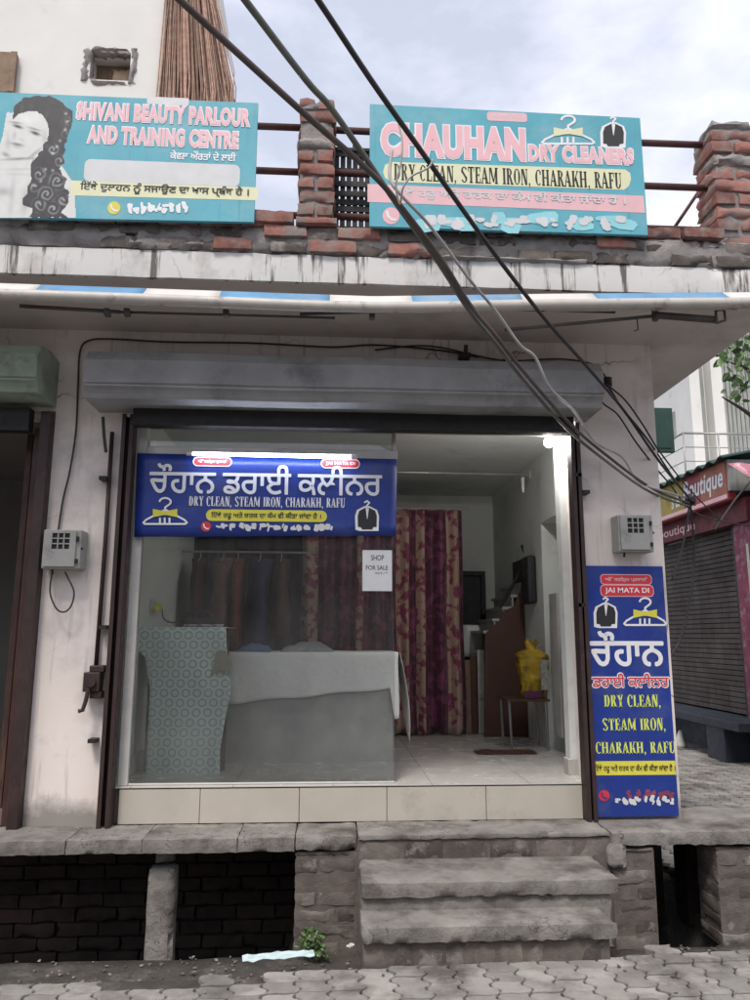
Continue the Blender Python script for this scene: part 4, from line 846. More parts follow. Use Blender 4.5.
# ------------------------------------------------------------------ overhead cables (each sags from a pole behind the camera to the boutique corner)
def over(name, p, r, mat, label, sm=6):
    pts = []
    for a, b, Y in p: q = on(1, a, b, Y); pts.append(tuple(q))
    m = MB(); m.tube(pts, r, 8, sm); tag(m.build(name, mat, smooth=True, loc=pts[-1]), label, 'cable')
over('overhead_cable', [(95,-80,1.90),(180,0,2.10),(298,108,2.35),(367,169,2.50),(398,203,2.60),(440,258,2.75),(470,305,2.90),(495,335,3.00),(525,373,3.30),(570,424,3.90),(610,458,4.10),(655,490,4.10),(690,503,5.20)], [.0125,.007], CABLEB, 'brown weathered overhead cable, leftmost at the top of the photo')
over('overhead_cable', [(170,-100,1.90),(245,0,2.10),(306,80,2.30),(331,108,2.36),(369,163,2.50),(398,206,2.62),(438,262,2.78),(468,309,2.93),(493,340,3.05),(522,378,3.35),(566,428,3.95),(606,461,4.10),(652,493,4.10),(689,506,5.16)], [.0125,.007], CABLEG, 'grey-green weathered overhead cable, second from the left at the top')
over('overhead_cable', [(250,-100,2.00),(318,0,2.20),(371,80,2.35),(419,148,2.50),(478,231,2.80),(515,281,3.00),(550,325,3.20),(590,370,3.60),(625,412,4.10),(662,465,4.10),(695,505,5.36)], [.0115,.007], CABLE, 'black overhead cable crossing in front of the dry cleaner signboard')
over('overhead_cable', [(392,150,2.60),(390,178,2.58),(402,196,2.58),(430,226,2.65),(470,280,2.85),(495,310,3.00),(520,345,3.10),(535,357,3.20),(550,388,3.30),(575,412,3.60),(595,442,4.00),(622,457,4.10),(637,480,4.10),(660,490,4.10),(688,498,5.13)], .0065, CABLEW, 'pale grey wavy cable hanging below the black ones', 6)
over('cable_tie', [(398,120,2.50),(402,140,2.50),(401,163,2.50),(396,185,2.52),(400,204,2.55),(403,188,2.50),(412,176,2.48),(428,168,2.46),(433,160,2.45)], .004, PIPE, 'white string tied round the cables in front of the signboard')
over('service_cable', [(600,377,4.05),(612,392,4.00),(622,408,4.10),(648,440,4.10),(675,480,4.72),(694,503,5.32)], .0055, CABLE, 'black cable from the pillar knot toward the red boutique sign')
over('service_cable', [(606,384,4.05),(625,400,4.10),(643,425,4.10),(660,452,4.10),(690,490,5.20),(720,520,6.00)], .005, CABLE, 'upper black cable from the pillar knot passing the balcony')
over('service_cable', [(598,385,4.05),(602,402,4.05),(618,415,4.10),(638,445,4.10),(668,482,4.49),(700,515,5.52),(760,528,6.80)], .005, CABLE, 'lower sagging black cable from the pillar across the boutique front')
over('drop_cable', [(689,498,5.16),(692,520,5.26),(694,560,5.32),(690,600,5.20),(680,640,4.88),(668,660,4.49)], .008, CABLE, 'black cable dropping down in front of the brown lane shutter')
over('drop_cable', [(690,500,5.20),(684,540,5.00),(672,580,4.62)], .007, CABLE, 'short black cable slanting down left of the drop cable')
q = on(1, 690, 500, 5.2); m = MB(); m.rough(q.x-.032, q.x+.032, 5.16, 5.24, q.z-.04, q.z+.04, .02, .008, 3, .02); tag(m.build('junction_box', CABLE, loc=tuple(q)), 'dark cable junction hanging before the boutique sign', 'junction box')
over('service_cable', [(760,470,6.80),(735,500,6.30),(715,530,5.90)], .008, CABLE, 'black cable coming in from the right edge past the pink tarpaulin')

# ================================================================== INSIDE THE SHOP
C = thing('curtain', (.5, 6.2, .58), 'floor-length maroon and beige floral curtain at the back of the shop', 'curtain')
def folds(x0, x1, z0, z1, Y, amp, name, mat, parent, tintf, seed=0, flare=0):
    m = MB(); nx_, nz_ = int((x1-x0)/.012), 26; tt = []
    vs = []
    for i in range(nx_+1):
        u = i/nx_
        for j in range(nz_+1):
            w = j/nz_; x = x0+(x1-x0)*u; ph = x*46+1.6*noise.noise(Vector((x*3, seed, w*.8)))
            vs.append((x+flare*(1-w)*(u-.5)+.012*noise.noise(Vector((x*5, w*3, seed))), Y+amp*math.sin(ph)*(.6+.4*(1-w))+.02*noise.noise(Vector((x*7, w*2, seed+3))), z0+(z1-z0)*w+(.012*math.sin(ph*.5) if j == 0 else 0)))
    for i in range(nx_): m.add([], []); 
    base = m.add(vs, []); 
    for i in range(nx_):
        for j in range(nz_): m.f.append((i*(nz_+1)+j, (i+1)*(nz_+1)+j, (i+1)*(nz_+1)+j+1, i*(nz_+1)+j+1)); m.t.append(tintf((i+.5)/nx_))
    o = m.build(name, mat, parent, smooth=True); s = o.modifiers.new('thickness', 'SOLIDIFY'); s.thickness = .003; return o
folds(-.22, 1.12, .585, 2.40, 6.2, .035, 'drape', FLORAL, C, lambda u: 1 if (u < .10 or .33 < u < .38 or .575 < u < .66 or .70 < u < .755 or .89 < u < .97) else 0)
m = MB(); m.tube([(-1.1,6.2,2.415),(1.18,6.2,2.415)], .009, 8); m.build('rod', ALU, C)
C2 = thing('dark_backdrop', (-.65, 6.28, .58), 'plain dark cloth added as dark backdrop behind the hanging clothes', 'curtain')
folds(-1.11, -.2, .585, 2.40, 6.28, .03, 'drape', PM('dark_cloth', (.022,.018,.022), .3, 3, .9, .1, 20), C2, lambda u: .5, 5)  # dark sheet added to fill the dark background behind the garments
rl = MB(); rl.tube([(-1.11,5.75,1.98),(-.1,5.75,1.98)], .009, 8); tag(rl.build('clothes_rail', ALU, loc=(-.6,5.75,1.98)), 'metal rail carrying clothes inside the shop', 'rail')
cols = [('maroon', (.12,.02,.035)), ('dusty pink', (.26,.12,.12)), ('brick red', (.28,.06,.04)), ('navy', (.03,.04,.14)), ('brown', (.10,.06,.045)), ('violet', (.09,.05,.18)), ('dark grey', (.05,.05,.055))]
for k, (cn_, c) in enumerate(cols[:5]):
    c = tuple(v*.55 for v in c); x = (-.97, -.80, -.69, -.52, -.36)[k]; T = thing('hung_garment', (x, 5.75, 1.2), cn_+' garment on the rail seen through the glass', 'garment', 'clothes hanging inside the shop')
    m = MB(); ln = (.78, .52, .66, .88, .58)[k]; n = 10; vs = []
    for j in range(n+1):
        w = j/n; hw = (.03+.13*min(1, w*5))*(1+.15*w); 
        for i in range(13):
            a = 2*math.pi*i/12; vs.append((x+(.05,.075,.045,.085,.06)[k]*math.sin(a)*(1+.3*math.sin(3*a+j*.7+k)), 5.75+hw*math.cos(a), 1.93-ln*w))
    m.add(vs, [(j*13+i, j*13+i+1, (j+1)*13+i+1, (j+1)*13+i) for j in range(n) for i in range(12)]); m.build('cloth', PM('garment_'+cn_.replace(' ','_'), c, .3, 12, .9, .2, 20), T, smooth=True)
    m = MB(); m.tube([(x,5.75,1.99),(x,5.75,1.935)], .003, 6); m.tube([(x,5.63,1.9),(x,5.75,1.94),(x,5.87,1.9)], .004, 6); m.build('coat_hanger', ALU, T)
# ironing table with printed cloth
YT = 4.62; zt = PY(180, 627, YT)[1]; xl, xr_ = PY(140, 700, YT)[0], PY(228, 700, YT)[0]
T = thing('ironing_table', (-.83, YT+.25, .572), 'ironing table draped with a pale blue ring-patterned cloth behind the glass', 'table')
m = MB()
for x in (xl+.03, xr_-.06):
    for y in (YT+.05, YT+.5): m.box(x, x+.045, y, y+.045, .572, zt-.05)
m.box(xl+.0, xr_-.02, YT+.02, YT+.56, zt-.05, zt-.012); m.box(xl+.05, xr_-.05, YT+.06, YT+.07, .62, zt-.1); m.build('trestle', WOOD, T)
m = MB(); pl = [(143,660),(150,690),(148,720),(147,750),(146,775),(168,776.5),(195,778),(221,778.5),(222,750),(226,720),(231,690),(228,660)]
n = 16; mm_ = 30; vs = []
def edge(pts, y):
    for (a, b), (c, d) in zip(pts, pts[1:]):
        if b <= y <= d: return a+(c-a)*(y-b)/(d-b)
    return pts[-1][0]
Lp = [(133,627),(134,648),(145,656),(150,690),(147,750),(146,778)]; Rp = [(226,627),(227,650),(231,690),(225,720),(220,750),(220,778)]
for j in range(mm_+1):
    y = 627+(778-627)*j/mm_; xa, xb = edge(Lp, min(y,777.9)), edge(Rp, min(y,777.9))
    for i in range(n+1):
        u = i/n; x, z = PY(xa+(xb-xa)*u, y, YT); vs.append((x, YT-.006+.010*math.sin(u*9+.5*j/mm_)*min(1, j/10)+.012*noise.noise(Vector((u*3, j*.15, 0)))*min(1,j/8), z-(.006*math.sin(u*8) if j == mm_ else 0)))
for k in range(1, 5):
    for i in range(n+1): vs.append((vs[i][0], YT+.13*k, zt+.002*math.sin(i)))
m.add(vs, [(j*(n+1)+i, (j+1)*(n+1)+i, (j+1)*(n+1)+i+1, j*(n+1)+i+1) for j in range(mm_) for i in range(n)])
top = (mm_+1)*(n+1)
m.f += [(i, i+1, top+i+1, top+i) for i in range(n)]+[(top+k*(n+1)+i, top+k*(n+1)+i+1, top+(k+1)*(n+1)+i+1, top+(k+1)*(n+1)+i) for k in range(3) for i in range(n)]; m.t += [.5]*(4*n)
o = m.build('ring_cloth', RINGS, T, smooth=True); s = o.modifiers.new('thickness', 'SOLIDIFY'); s.thickness = .003
m = MB(); q = [PY(a, b, YT-.03) for a, b in ((216,652),(226,650),(232,664),(231,674),(220,670),(210,676),(214,664))]; m.prism(q, (0,YT-.03,0), UX, UZ, .01); tag(m.build('cream_rag', CREAMC, bevel=.003, loc=(q[0][0],YT-.03,q[0][1])), 'cream rag hanging over the right edge of the ring-patterned cloth', 'cloth')
# clothes iron
x, z = PY(203, 622, YT+.2); T = thing('clothes_iron', (x, YT+.2, zt+.004), 'black electric iron on the ironing table', 'iron')
sh = [(-.11,-.045),(-.12,0),(-.11,.045),(.02,.05),(.08,.03),(.13,0),(.08,-.03),(.02,-.05)]
m = MB(); m.prism(sh, (x,YT+.2,zt+.006), UX, Vector((0,1,0)), .014); m.build('sole_plate', SILV, T, bevel=.002)
m = MB(); m.prism([(a*.92,b*.85) for a,b in sh], (x,YT+.2,zt+.0215), UX, Vector((0,1,0)), .035); m.build('body', IRONB, T, bevel=.008)
m = MB(); m.tube([(x-.09,YT+.2,zt+.055),(x-.08,YT+.2,zt+.09),(x-.02,YT+.2,zt+.098),(x+.04,YT+.2,zt+.088),(x+.05,YT+.2,zt+.055)], .012, 8, 4); m.build('handle', IRONB, T, smooth=True)
cable('iron_cord', [(x-.1,YT+.2,zt+.07),(x-.17,YT+.22,zt+.03),(x-.25,YT+.25,zt+.05),(x-.28,YT+.3,zt+.12)], .004, CABLE, 'black cord of the iron running to the yellow plug')
x, z = PY(147, 607, 4.9); T = thing('wall_socket', (-1.12, 4.9, z), 'white wall socket with a yellow plug on the left inner wall', 'socket')
m = MB(); m.box(-1.119, -1.105, 4.83, 4.97, z-.05, z+.05); m.build('plate', WHITEF, T, bevel=.003); m = MB(); m.tube([(-1.104,4.9,z),(-1.06,4.9,z)], .022, 10); m.tube([(-1.104,4.86,z-.02),(-1.07,4.83,z-.01)], .016, 8); m.build('plug', YELLOW, T)
# counter with white sheet
YC = 4.95; x0, x1 = PY(226, 720, YC)[0], PY(393, 720, YC)[0]; ztp = PY(310, 655, YC)[1]; zb = PY(310, 766, YC)[1]
T = thing('counter', ((x0+x1)/2, YC+.3, .572), 'grey panelled counter under a white sheet behind the glass', 'counter')
m = MB(); m.box(x0, x1, YC, YC+.02, zb, ztp-.002); m.box(x0, x0+.02, YC+.021, YC+.6, zb, ztp-.002); m.box(x1-.02, x1, YC+.021, YC+.6, zb, ztp-.002); m.box(x0, x1, YC+.0, YC+.62, ztp-.002, ztp+.012); m.build('body', COUNTER, T, bevel=.003)
for x in (x0+.04, x1-.08):
    m = MB(); m.box(x, x+.05, YC+.03, YC+.08, .572, zb+.02); m.build('leg', WOOD, T)
m = MB(); n = 40; K = 14; vs = []
for i in range(n+1):
    u = i/n; x = x0-.02+(x1+.055-x0)*u; drop = (PY(310,655,YC)[1]-PY(310,706-16*u,YC)[1])*(1+.02*math.sin(u*17)); 
    if u > .965: drop *= 1.9
    for k in range(5): vs.append((x, YC+.6-.6*k/4+(-.012 if k == 4 else 0), ztp+.018+.004*noise.noise(Vector((u*6, k, 0)))))
    for k in range(1, K+1):
        w = k/K; vs.append((x+.012*noise.noise(Vector((u*5, w*2, 7))), YC-.018-.012*abs(math.sin(u*6+w*2))*w-.012*noise.noise(Vector((u*9, w, 4)))*w, ztp+.015-drop*w))
W_ = 5+K; m.add(vs, [(i*W_+k, (i+1)*W_+k, (i+1)*W_+k+1, i*W_+k+1) for i in range(n) for k in range(W_-1)])
# corner hanging down past the right end of the counter
e0 = len(m.v); xe = x0-.02+(x1+.055-x0); vs = []
for k in range(9):
    w = k/8; y = YC-.02+.6*w; dr = .44*(1-w)**1.3+.12
    for j in range(7): vs.append((xe+.01+.02*math.sin(j*.6+w*4)*(j/6)+.07*(j/6)**.7*(1-w*.5), y+.03*(j/6)*math.sin(w*9), ztp+.016-dr*j/6))
m.add(vs, [(k*7+j, (k+1)*7+j, (k+1)*7+j+1, k*7+j+1) for k in range(8) for j in range(6)])
o = m.build('cover_sheet', SHEET, smooth=True, loc=((x0+x1)/2, YC+.3, ztp)); s = o.modifiers.new('thickness', 'SOLIDIFY'); s.thickness = .003; tag(o, 'white cotton sheet spread over the counter with a corner hanging at its right end', 'sheet')
for px0, px1, mt, lb in ((238,271,BLUEC,'folded blue cloth on the left end of the white sheet'),(281,334,GREYC,'heap of grey folded clothes on the middle of the white sheet')):
    a, b = PY(px0, 650, YC+.15)[0], PY(px1, 650, YC+.15)[0]; m = MB(); nn = 12; vs = []
    for i in range(nn+1):
        for j in range(9):
            u, w = i/nn, j/8; h = .055*math.sin(math.pi*u)**.6*math.sin(math.pi*w)**.5*(.7+.9*abs(noise.noise(Vector((u*4, w*3, px0)))))
            vs.append((a+(b-a)*u+.01*noise.noise(Vector((w*5, u, 1))), YC+.03+.3*w, ztp+.022+h))
    m.add(vs, [(i*9+j, (i+1)*9+j, (i+1)*9+j+1, i*9+j+1) for i in range(nn) for j in range(8)]); o = m.build('folded_clothes', mt, smooth=True, loc=(a, YC+.1, ztp+.02)); s = o.modifiers.new('thickness', 'SOLIDIFY'); s.thickness = .006; tag(o, lb, 'clothes')
# staircase side
YQ = 6.1; T = thing('wooden_staircase', (1.42, YQ, .572), 'brown boarded side of a staircase rising to the right inner wall', 'staircase')
q = [PY(a, b, YQ) for a, b in ((485,739),(485,634),(499,621),(503,612),(514,606),(518,594),(528,588),(534,575),(539,575),(541,600),(541,739))]
q = [(min(a, 1.597), max(b, .572)) for a, b in q]; m = MB(); m.prism(q, (0,YQ+.02,0), UX, UZ, .02); m.build('side_panel', WOOD, T)
for k, (a, b) in enumerate(((488,632),(497,620),(506,608),(515,596),(524,584))):
    x, z = PY(a, b, YQ+.02); m = MB(); m.box(x-.04, min(x+.10,1.595), YQ+.01, YQ+.75, z-.012, z+.012); m.box(x+.05, x+.065, YQ+.02, YQ+.7, z+.012, z+.09); m.build('tread', COUNTER, T, bevel=.003)
m = MB(); x, z = PY(503, 610, YQ-.02); m.tube([(x-.02, YQ-.01, z+.02), (PY(527,560,YQ-.02)[0], YQ-.01, PY(527,560,YQ-.02)[1]), (1.59, YQ-.01, PY(536,545,YQ-.02)[1])], .012, 8); m.build('handrail', DARKST, T)
x0, z0, x1, z1 = pxr(466, 575, 486, 625, 6.9); T = thing('doorway_stand_in', ((x0+x1)/2, 6.9, .572), 'dark cabinet shape added in place of the dark doorway beside the staircase', 'cabinet')
m = MB(); m.box(x0-.15, x1+.1, 6.85, 7.15, .572, z0); m.build('body', WOOD, T, bevel=.004); m = MB(); m.box(x0-.15, x0-.11, 6.95, 7.0, z0, z1); m.box(x1-.03, x1+.01, 6.95, 7.0, z0, z1); m.box(x0-.15, x1+.01, 6.95, 7.0, z1, z1+.04); m.box(x0-.11, x1-.03, 6.99, 7.0, z0, z1); m.build('upper_frame', DARKST, T)  # body and dark back panel added to stand in for a dark doorway
x0, z0, x1, z1 = pxr(463, 625, 484, 657, 6.7); m = MB(); m.rough(x0, x1, 6.68, 6.71, z0, z1, .04, .006, 3, .005); tag(m.build('hung_cloth', SHEET, smooth=True, loc=(x0, 6.7, z0)), 'pale cloth hanging before the dark doorway stand-in', 'cloth')
for k, (a, b, c, mt, lb) in enumerate(((465,471,660,WOODL,'narrow tan board standing beside the curtain edge'),(471,477,655,WOOD,'narrow red-brown board standing between two lighter boards'),(478,485,650,PIPE,'narrow chipped white board against the staircase panel'))):
    x0, z0, x1, z1 = pxr(a, c, b, 735, 6.25+.02*k); m = MB(); m.box(x0, x1, 6.25+.02*k, 6.27+.02*k, .572, z1); tag(m.build('standing_board', mt, bevel=.003, loc=(x0,6.25,.572)), lb, 'board')
# stool and yellow bag
YK = 5.35; x0, x1 = PY(507, 698, YK)[0], PY(546, 698, YK)[0]; zs = PY(525, 700, YK)[1]
T = thing('low_table', ((x0+x1)/2, YK+.15, .572), 'small brown side table by the right inner wall', 'table')
m = MB(); m.box(x0, x1+.03, YK, YK+.32, zs-.012, zs+.004); m.build('top', WOOD, T, bevel=.003)
for x in (x0+.02, x1):
    for y in (YK+.02, YK+.28): m = MB(); m.tube([(x, y, zs-.012), (x+.01, y, .572)], .009, 8); m.build('leg', STEEL, T)
T = thing('yellow_bag', ((x0+x1)/2+.07, YK+.15, zs), 'full yellow plastic bag with knotted top on the low table', 'bag')
cx = PY(538, 670, YK)[0]; zt2 = PY(536, 650, YK)[1]; m = MB(); n = 28; K = 16; vs = []
for k in range(K+1):
    w = k/K; z = zs+.006+(zt2-zs)*w; rr_ = (.066+.036*w)*(1 if w < .88 else 1-(w-.88)*5.5); 
    for i in range(n):
        a = 2*math.pi*i/n; e = 1+.34*noise.noise(Vector((math.cos(a)*3.0, math.sin(a)*3.0, w*6+2))); vs.append((cx+rr_*1.15*e*math.copysign(abs(math.cos(a))**.7, math.cos(a)), YK+.15+rr_*e*math.copysign(abs(math.sin(a))**.7, math.sin(a)), z))
m.add(vs, [(k*n+i, k*n+(i+1)%n, (k+1)*n+(i+1)%n, (k+1)*n+i) for k in range(K) for i in range(n)]+[tuple(range(n))]); m.build('sack', YBAG, T, smooth=True)
m = MB(); m.tube([(cx,YK+.15,zt2-.03),(cx-.01,YK+.15,zt2+.02),(cx-.03,YK+.15,zt2+.07)], [.045,.014,.024], 10, 3); m.tube([(cx,YK+.15,zt2+.01),(cx+.045,YK+.14,zt2+.06)], [.012,.02], 8); m.tube([(cx-.05,YK+.12,zt2-.03),(cx-.085,YK+.1,zt2-.05)], [.03,.02], 8); m.tube([(cx+.05,YK+.12,zt2-.03),(cx+.085,YK+.11,zt2-.05)], [.03,.02], 8); m.build('knot', YBAG, T, smooth=True)
x0, z0, x1, z1 = pxr(524, 691, 541, 698, YK+.03); m = MB(); m.box(x0, x1, YK+.022, YK+.03, z0, z1); m.build('printed_stripe', PURPLE, T)
x0, z0, x1, z1 = pxr(541, 660, 548, 690, YK+.03); m = MB(); m.box(x0, x1, YK+.030, YK+.038, z0, z1); m.build('foil_patch', SILV, T)
p = on(2, 508, 753, .575); m = MB(); m.rough(p.x-.22, p.x+.2, p.y-.05, p.y+.12, .572, .584, .03, .003, 2, .01); tag(m.build('floor_mat', WOOD, loc=tuple(p)), 'dark brown mat on the tiled floor before the staircase', 'mat')
# things on the right inner wall
def on_right(px0, py0, px1, py1, X, th, name, mat, label, cat, bev=.003):
    (ya, za), (yb, zb) = PX(px0, (py0+py1)/2, X), PX(px1, (py0+py1)/2, X); zt_ = PX((px0+px1)/2, py0, X)[1]; zb_ = PX((px0+px1)/2, py1, X)[1]
    m = MB(); m.box(X-th, X, min(ya,yb), max(ya,yb), zb_, zt_); return tag(m.build(name, mat, bevel=bev, loc=(X, (ya+yb)/2, zb_)), label, cat)
on_right(515, 560, 528, 594, 1.598, .02, 'wall_picture', DARKST, 'dark framed picture above the staircase', 'picture')
on_right(530, 556, 537, 604, 1.598, .07, 'hanging_bag', IRONB, 'black bag hanging on the inner wall above the staircase', 'bag', .02)
on_right(553, 593, 561, 735, 1.598, .012, 'wall_panel', COUNTER, 'tall narrow grey panel on the inner wall behind the yellow bag', 'panel')
m = MB(); pa, pb = PY(397,471,5.6), PY(530,475,5.6); m.tube([(pa[0]-1.3,5.6,pa[1]),(pb[0],5.6,pb[1])], .008, 8); m.tube([(pb[0],5.6,pb[1]-.03),(pb[0],5.6,pb[1]+.03)], .01, 8); tag(m.build('ceiling_pipe', ALU, loc=(pb[0],5.6,pb[1]), smooth=True), 'thin metal pipe crossing the shop under the ceiling', 'pipe')
x, z = PY(523, 488, 5.5); T = thing('unlit_bulb', (x, 5.5, z), 'small unlit bulb hanging under the ceiling pipe', 'lamp'); m = MB(); m.tube([(x,5.5,z-.035),(x,5.5,z-.01),(x,5.5,z+.01),(x,5.5,z+.03)], [.008,.03,.027,.012], 12, 3); m.build('globe', WHITEF, T, smooth=True); m = MB(); m.tube([(x,5.5,z+.03),(x,5.5,z+.08)], .012, 8); m.build('socket', WHITEF, T)
bx_, z = PY(549, 442.5, 4.36); y = 4.36; T = thing('lit_bulb', (bx_, y, 2.6), 'glowing round bulb under the top right corner of the shop opening', 'lamp')
m = MB(); cx_ = bx_; vsb = [Vector((cx_,y,z))+Vector((math.sin(R(a))*math.cos(R(b)), math.sin(R(a))*math.sin(R(b)), math.cos(R(a))))*.030 for a in range(0,181,15) for b in range(0,360,20)]
m.add(vsb, [(i*18+k, i*18+(k+1)%18, (i+1)*18+(k+1)%18, (i+1)*18+k) for i in range(12) for k in range(18)]); m.build('globe', BULB, T, smooth=True)
m = MB(); m.tube([(bx_,y,z+.028),(bx_,y,2.598)], .018, 10); m.build('holder', WHITEF, T)

# ================================================================== ACROSS THE LANE
XB = 4.8
Q = thing('boutique_building', (5.5, 10, 0), 'boutique shop across the lane with a brown shutter, red sign and blue-black platform', 'building')
m = MB(); m.box(XB+.02, 9, 4.2, 8.13, 0, 3.34); m.box(XB+.4, 9, 8.13, 11.2, .4, 3.34); m.box(XB+.02, 9, 11.2, 17, 0, 3.6); m.build('wall', HGREY, Q)
m = MB(); zz = .47
while zz < 2.62: m.box(XB+.04, XB+.06, 8.6, 11.0, zz, zz+.052); m.box(XB+.055, XB+.07, 8.6, 11.0, zz+.052, zz+.062); zz += .062
m.build('roller_shutter', BSH, Q, bevel=.008)
m = MB(); m.box(XB-.02, XB+.06, 8.52, 8.59, .45, 2.65); m.build('shutter_rail', DARKST, Q)
m = MB(); m.box(XB-.45, XB+.4, 8.0, 11.2, .36, .45); m.build('platform', DBLUE, Q, bevel=.006)
m = MB(); m.box(XB-.43, XB-.05, 8.35, 8.75, -.01, .36); m.box(XB-.43, XB-.05, 10.9, 11.15, -.01, .36); m.box(XB-.05, XB+.4, 8.0, 11.2, -.01, .36); m.build('platform_block', DBLUE, Q, bevel=.01)
m = MB(); m.box(XB-.05, XB+.03, 8.13, 8.50, .45, 2.65); m.build('painted_pillar', MAG, Q, bevel=.005)
m = MB(); m.box(XB-.055, XB-.051, 8.2, 8.25, .9, 2.4); m.build('pillar_stripe', PIPE, Q)
m = MB(); m.box(XB-.10, XB+.02, 8.1, 11.0, 2.65, 2.92); m.build('fascia', MAROON, Q, bevel=.004)
fs = thing('boutique_sign', (XB-.2, 9.5, 2.9), 'slanting red and orange boutique sign under a corrugated sheet', 'sign')
SX = XB-.25; u, v = Vector((0,-1,0)), UZ
def onx(px, py, X=SX): return PX(px, py, X)
m = MB(); y0, y1 = 8.18, 10.6; zlo, zhi = 2.90, 3.37; m.box(SX, SX+.1, y0, y1, zlo, zhi); m.build('panel', BRED, fs, bevel=.004)
m = MB(); m.box(SX-.003, SX-.001, y0+.02, 8.8, zlo+.02, zhi-.02); m.build('orange_field', BOR, fs)
m = MB(); m.box(SX-.003, SX-.001, 9.25, y1-.02, zlo+.02, zhi-.02); m.build('yellow_field', BYEL, fs)
m = MB(); m.box(SX-.005, SX-.0035, y0+.02, y1-.02, zlo+.02, zlo+.07); m.build('lower_stripe', PALEPINK, fs)
put_text('lettering', 'Boutique', (-9.26, zlo+.10, -8.28, zhi-.06), (SX-.006,0,0), u, v, WHITE, fs, .025, .15)
put_text('lettering', 's &', (-9.6, zlo+.12, -9.36, zhi-.16), (SX-.006,0,0), u, v, WHITE, fs, .02, .15)
put_text('lower_lettering', 'boutique', (-10.35, 2.68, -9.3, 2.84), (XB-.104,0,0), u, v, PALEPINK, Q, .02)
m = MB(); n = 60; vs = []
for i in range(n+1):
    y = 8.06+(11.2-8.06)*i/n; w = .025*math.sin(i*1.256)
    vs += [(SX-.10, y, 3.36+w), (XB+.6, y, 3.56+w), (XB+.6, y, 3.575+w), (SX-.10, y, 3.375+w)]
m.add(vs, [(i*4+k, i*4+(k+1)%4, (i+1)*4+(k+1)%4, (i+1)*4+k) for i in range(n) for k in range(4)]+[(0,1,2,3)]); tag(m.build('corrugated_sheet', DGREEN, loc=(XB,9.7,3.4)), 'dark green corrugated sheet over the boutique sign', 'roof sheet')
m = MB(); m.box(SX+.0, XB+.9, 8.135, 8.175, 3.0, 3.36); m.build('end_panel', HGREY, fs)
m = MB(); vs = []
for i in range(9):
    for j in range(5): uu, w = i/8, j/4; vs.append((SX-.08+1.2*uu+.10*w*(1-uu), 8.0-.25*w+.04*math.sin(uu*14)*w, 3.28+.03*uu-(.10+.30*min(1, uu*2.2+.35))*w+.03*noise.noise(Vector((uu*6, w*4, 0)))))
m.add(vs, [(i*5+j, (i+1)*5+j, (i+1)*5+j+1, i*5+j+1) for i in range(8) for j in range(4)]); o = m.build('tarpaulin', PTARP, smooth=True, loc=(SX+.5, 8.2, 2.9)); s = o.modifiers.new('t', 'SOLIDIFY'); s.thickness = .004; tag(o, 'faded pink tarpaulin tied under the corrugated sheet at the right edge', 'tarpaulin')
p = on(2, 681, 747, 0); m = MB(); m.tube([(p.x,p.y,0),(p.x,p.y,.12),(p.x+.01,p.y,.2)], [.07,.06,.02], 10, 3); tag(m.build('litter_bag', WHITEF, smooth=True, loc=tuple(p)), 'small white bag on the lane beside the platform', 'litter')
# white house above the boutique
hx, hz = PY(689, 376, 12); H = thing('white_house', (hx+2, 14, 3.5), 'white multi-storey house with a railed balcony above the boutique', 'building')
Y0 = 12.0; X0 = hx
def hp(px, py, Y=Y0): return PY(px, py, Y)
za = hp(689, 376)[1]
m = MB(); m.box(X0, hp(701,400)[0], Y0, 20, 3.3, za+.5); m.box(hp(713,400)[0], hp(724,400)[0], Y0, 20, 3.3, za+.8); m.box(hp(701,400)[0], hp(713,400)[0], Y0+.25, 20, 3.3, za+1); m.box(hp(724,400)[0], 14, Y0+.1, 20, 3.3, za+2); m.build('wall', CLEANW, H)
m = MB(); x = hp(701,400)[0]+.03; m.box(x, hp(713,400)[0]-.03, Y0+.22, Y0+.249, 3.4, za+.9)
for k in range(9): x = hp(725+k*4.2,400)[0]; m.box(x, x+.045, Y0+.06, Y0+.099, 3.4, za+1.9)
m.build('grey_panelling', HGREY, H)
m = MB(); m.box(X0-.02, X0-.001, 12.6, 17, za-.9, za-.45); m.box(X0-.06, X0-.021, 13.4, 13.5, za-.8, za-.6); m.build('side_window', HGREY, H)
m = MB(); m.box(X0-.9, 14, 10.6, Y0-.01, 3.62, 3.72); m.box(X0-.9, X0-.01, Y0, 19, 3.62, 3.72); m.build('balcony_floor', CLEANW, H)
bal = MB(); bx, bzt = PY(683, 433, 10.8)
for z in (bzt, bzt-.22, bzt-.44, bzt-.66): bal.tube([(bx,18,z),(bx,10.8,z),(bx+1.6,10.8,z)], .018 if z == bzt else .009, 8)
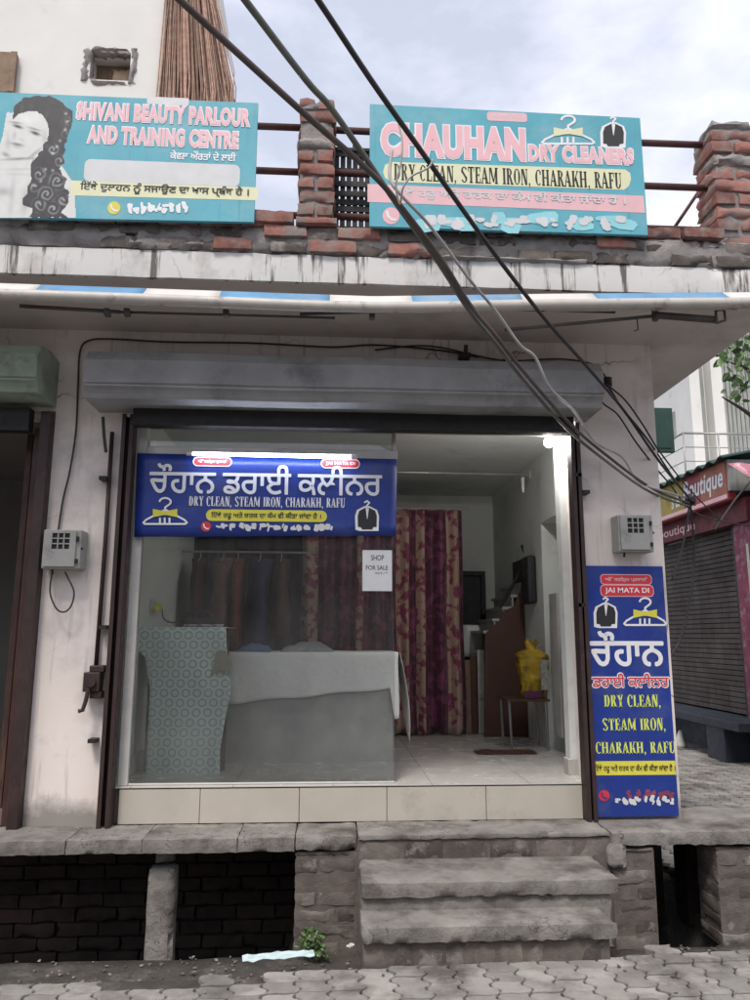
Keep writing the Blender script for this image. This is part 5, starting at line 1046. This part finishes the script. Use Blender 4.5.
for x, y in ((bx,18),(bx,16.2),(bx,14.4),(bx,12.6),(bx,10.8),(bx+.55,10.8),(bx+1.1,10.8),(bx+1.6,10.8)): bal.tube([(x,y,bzt-1.0),(x,y,bzt)], .013, 8)
bal.build('balcony_railing', STEEL, H, smooth=True)
# green shutter leaf on the side wall of the shop
m = MB(); a, b = PY(672, 408, 5.6); c_, d = PY(672, 452, 5.6); m.box(1.927, a, 5.6, 5.64, d, b)
m.box(1.95, a-.03, 5.594, 5.599, d+.03, b-.03)
tag(m.build('window_leaf', DGREEN, bevel=.004, loc=(1.93,5.6,d)), 'dark green window leaf sticking out from the side wall beyond the pillar', 'shutter')
# tree
TR_ = thing('tree', (4.0, 6.2, 0), 'leafy tree whose branch tips enter at the right edge below the canopy', 'tree')
m = MB(); m.tube([(4.2,6.3,0),(4.15,6.3,1.2),(4.2,6.25,2.4),(4.1,6.2,3.4),(4.0,6.2,4.2)], [.12,.03], 10, 4); m.build('trunk', BARK, TR_, smooth=True)
m = MB()
for p in ((3.45,6.0,3.7),(3.3,5.9,3.35),(3.7,6.5,4.3),(4.6,6.0,4.0),(4.2,5.7,4.4)): m.tube([(4.13,6.22,2.9),((4.13+p[0])/2,6.15,p[2]-.1),p], [.035,.006], 7, 4)
m.build('limb', BARK, TR_, smooth=True)
m = MB()
for k, (c, r, n) in enumerate((((3.55,6.0,3.72),.20,38),((3.5,5.95,3.45),.16,22),((3.95,6.2,4.1),.45,130),((4.5,6.1,4.0),.6,250),((4.3,6.3,4.7),.6,250),((3.95,6.0,3.55),.32,60))): leafy(m, c, r, int(n*1.6), .085, k+20)
m.build('crown', LEAF, TR_)
# houses on the far side of the street (behind the photographer; seen mirrored in the glass)
O = thing('street_house', (0, -5.5, 0), 'house row across the street mirrored in the shop glass', 'building')
m = MB(); m.box(-9, 9, -6.5, -5.5, 0, 4.6); m.box(-9, 9, -5.5, -4.9, 2.9, 3.05); m.build('wall', PM('far_wall', (.20,.17,.16), .2, 1, .9, .1, 20, dirt=(.10,.09,.09)), O)
m = MB()
for x in (-7, -3.6, -.4, 2.8, 6): m.box(x, x+2.2, -5.49, -5.44, .3, 2.6)
m.build('shutter', BSH, O)
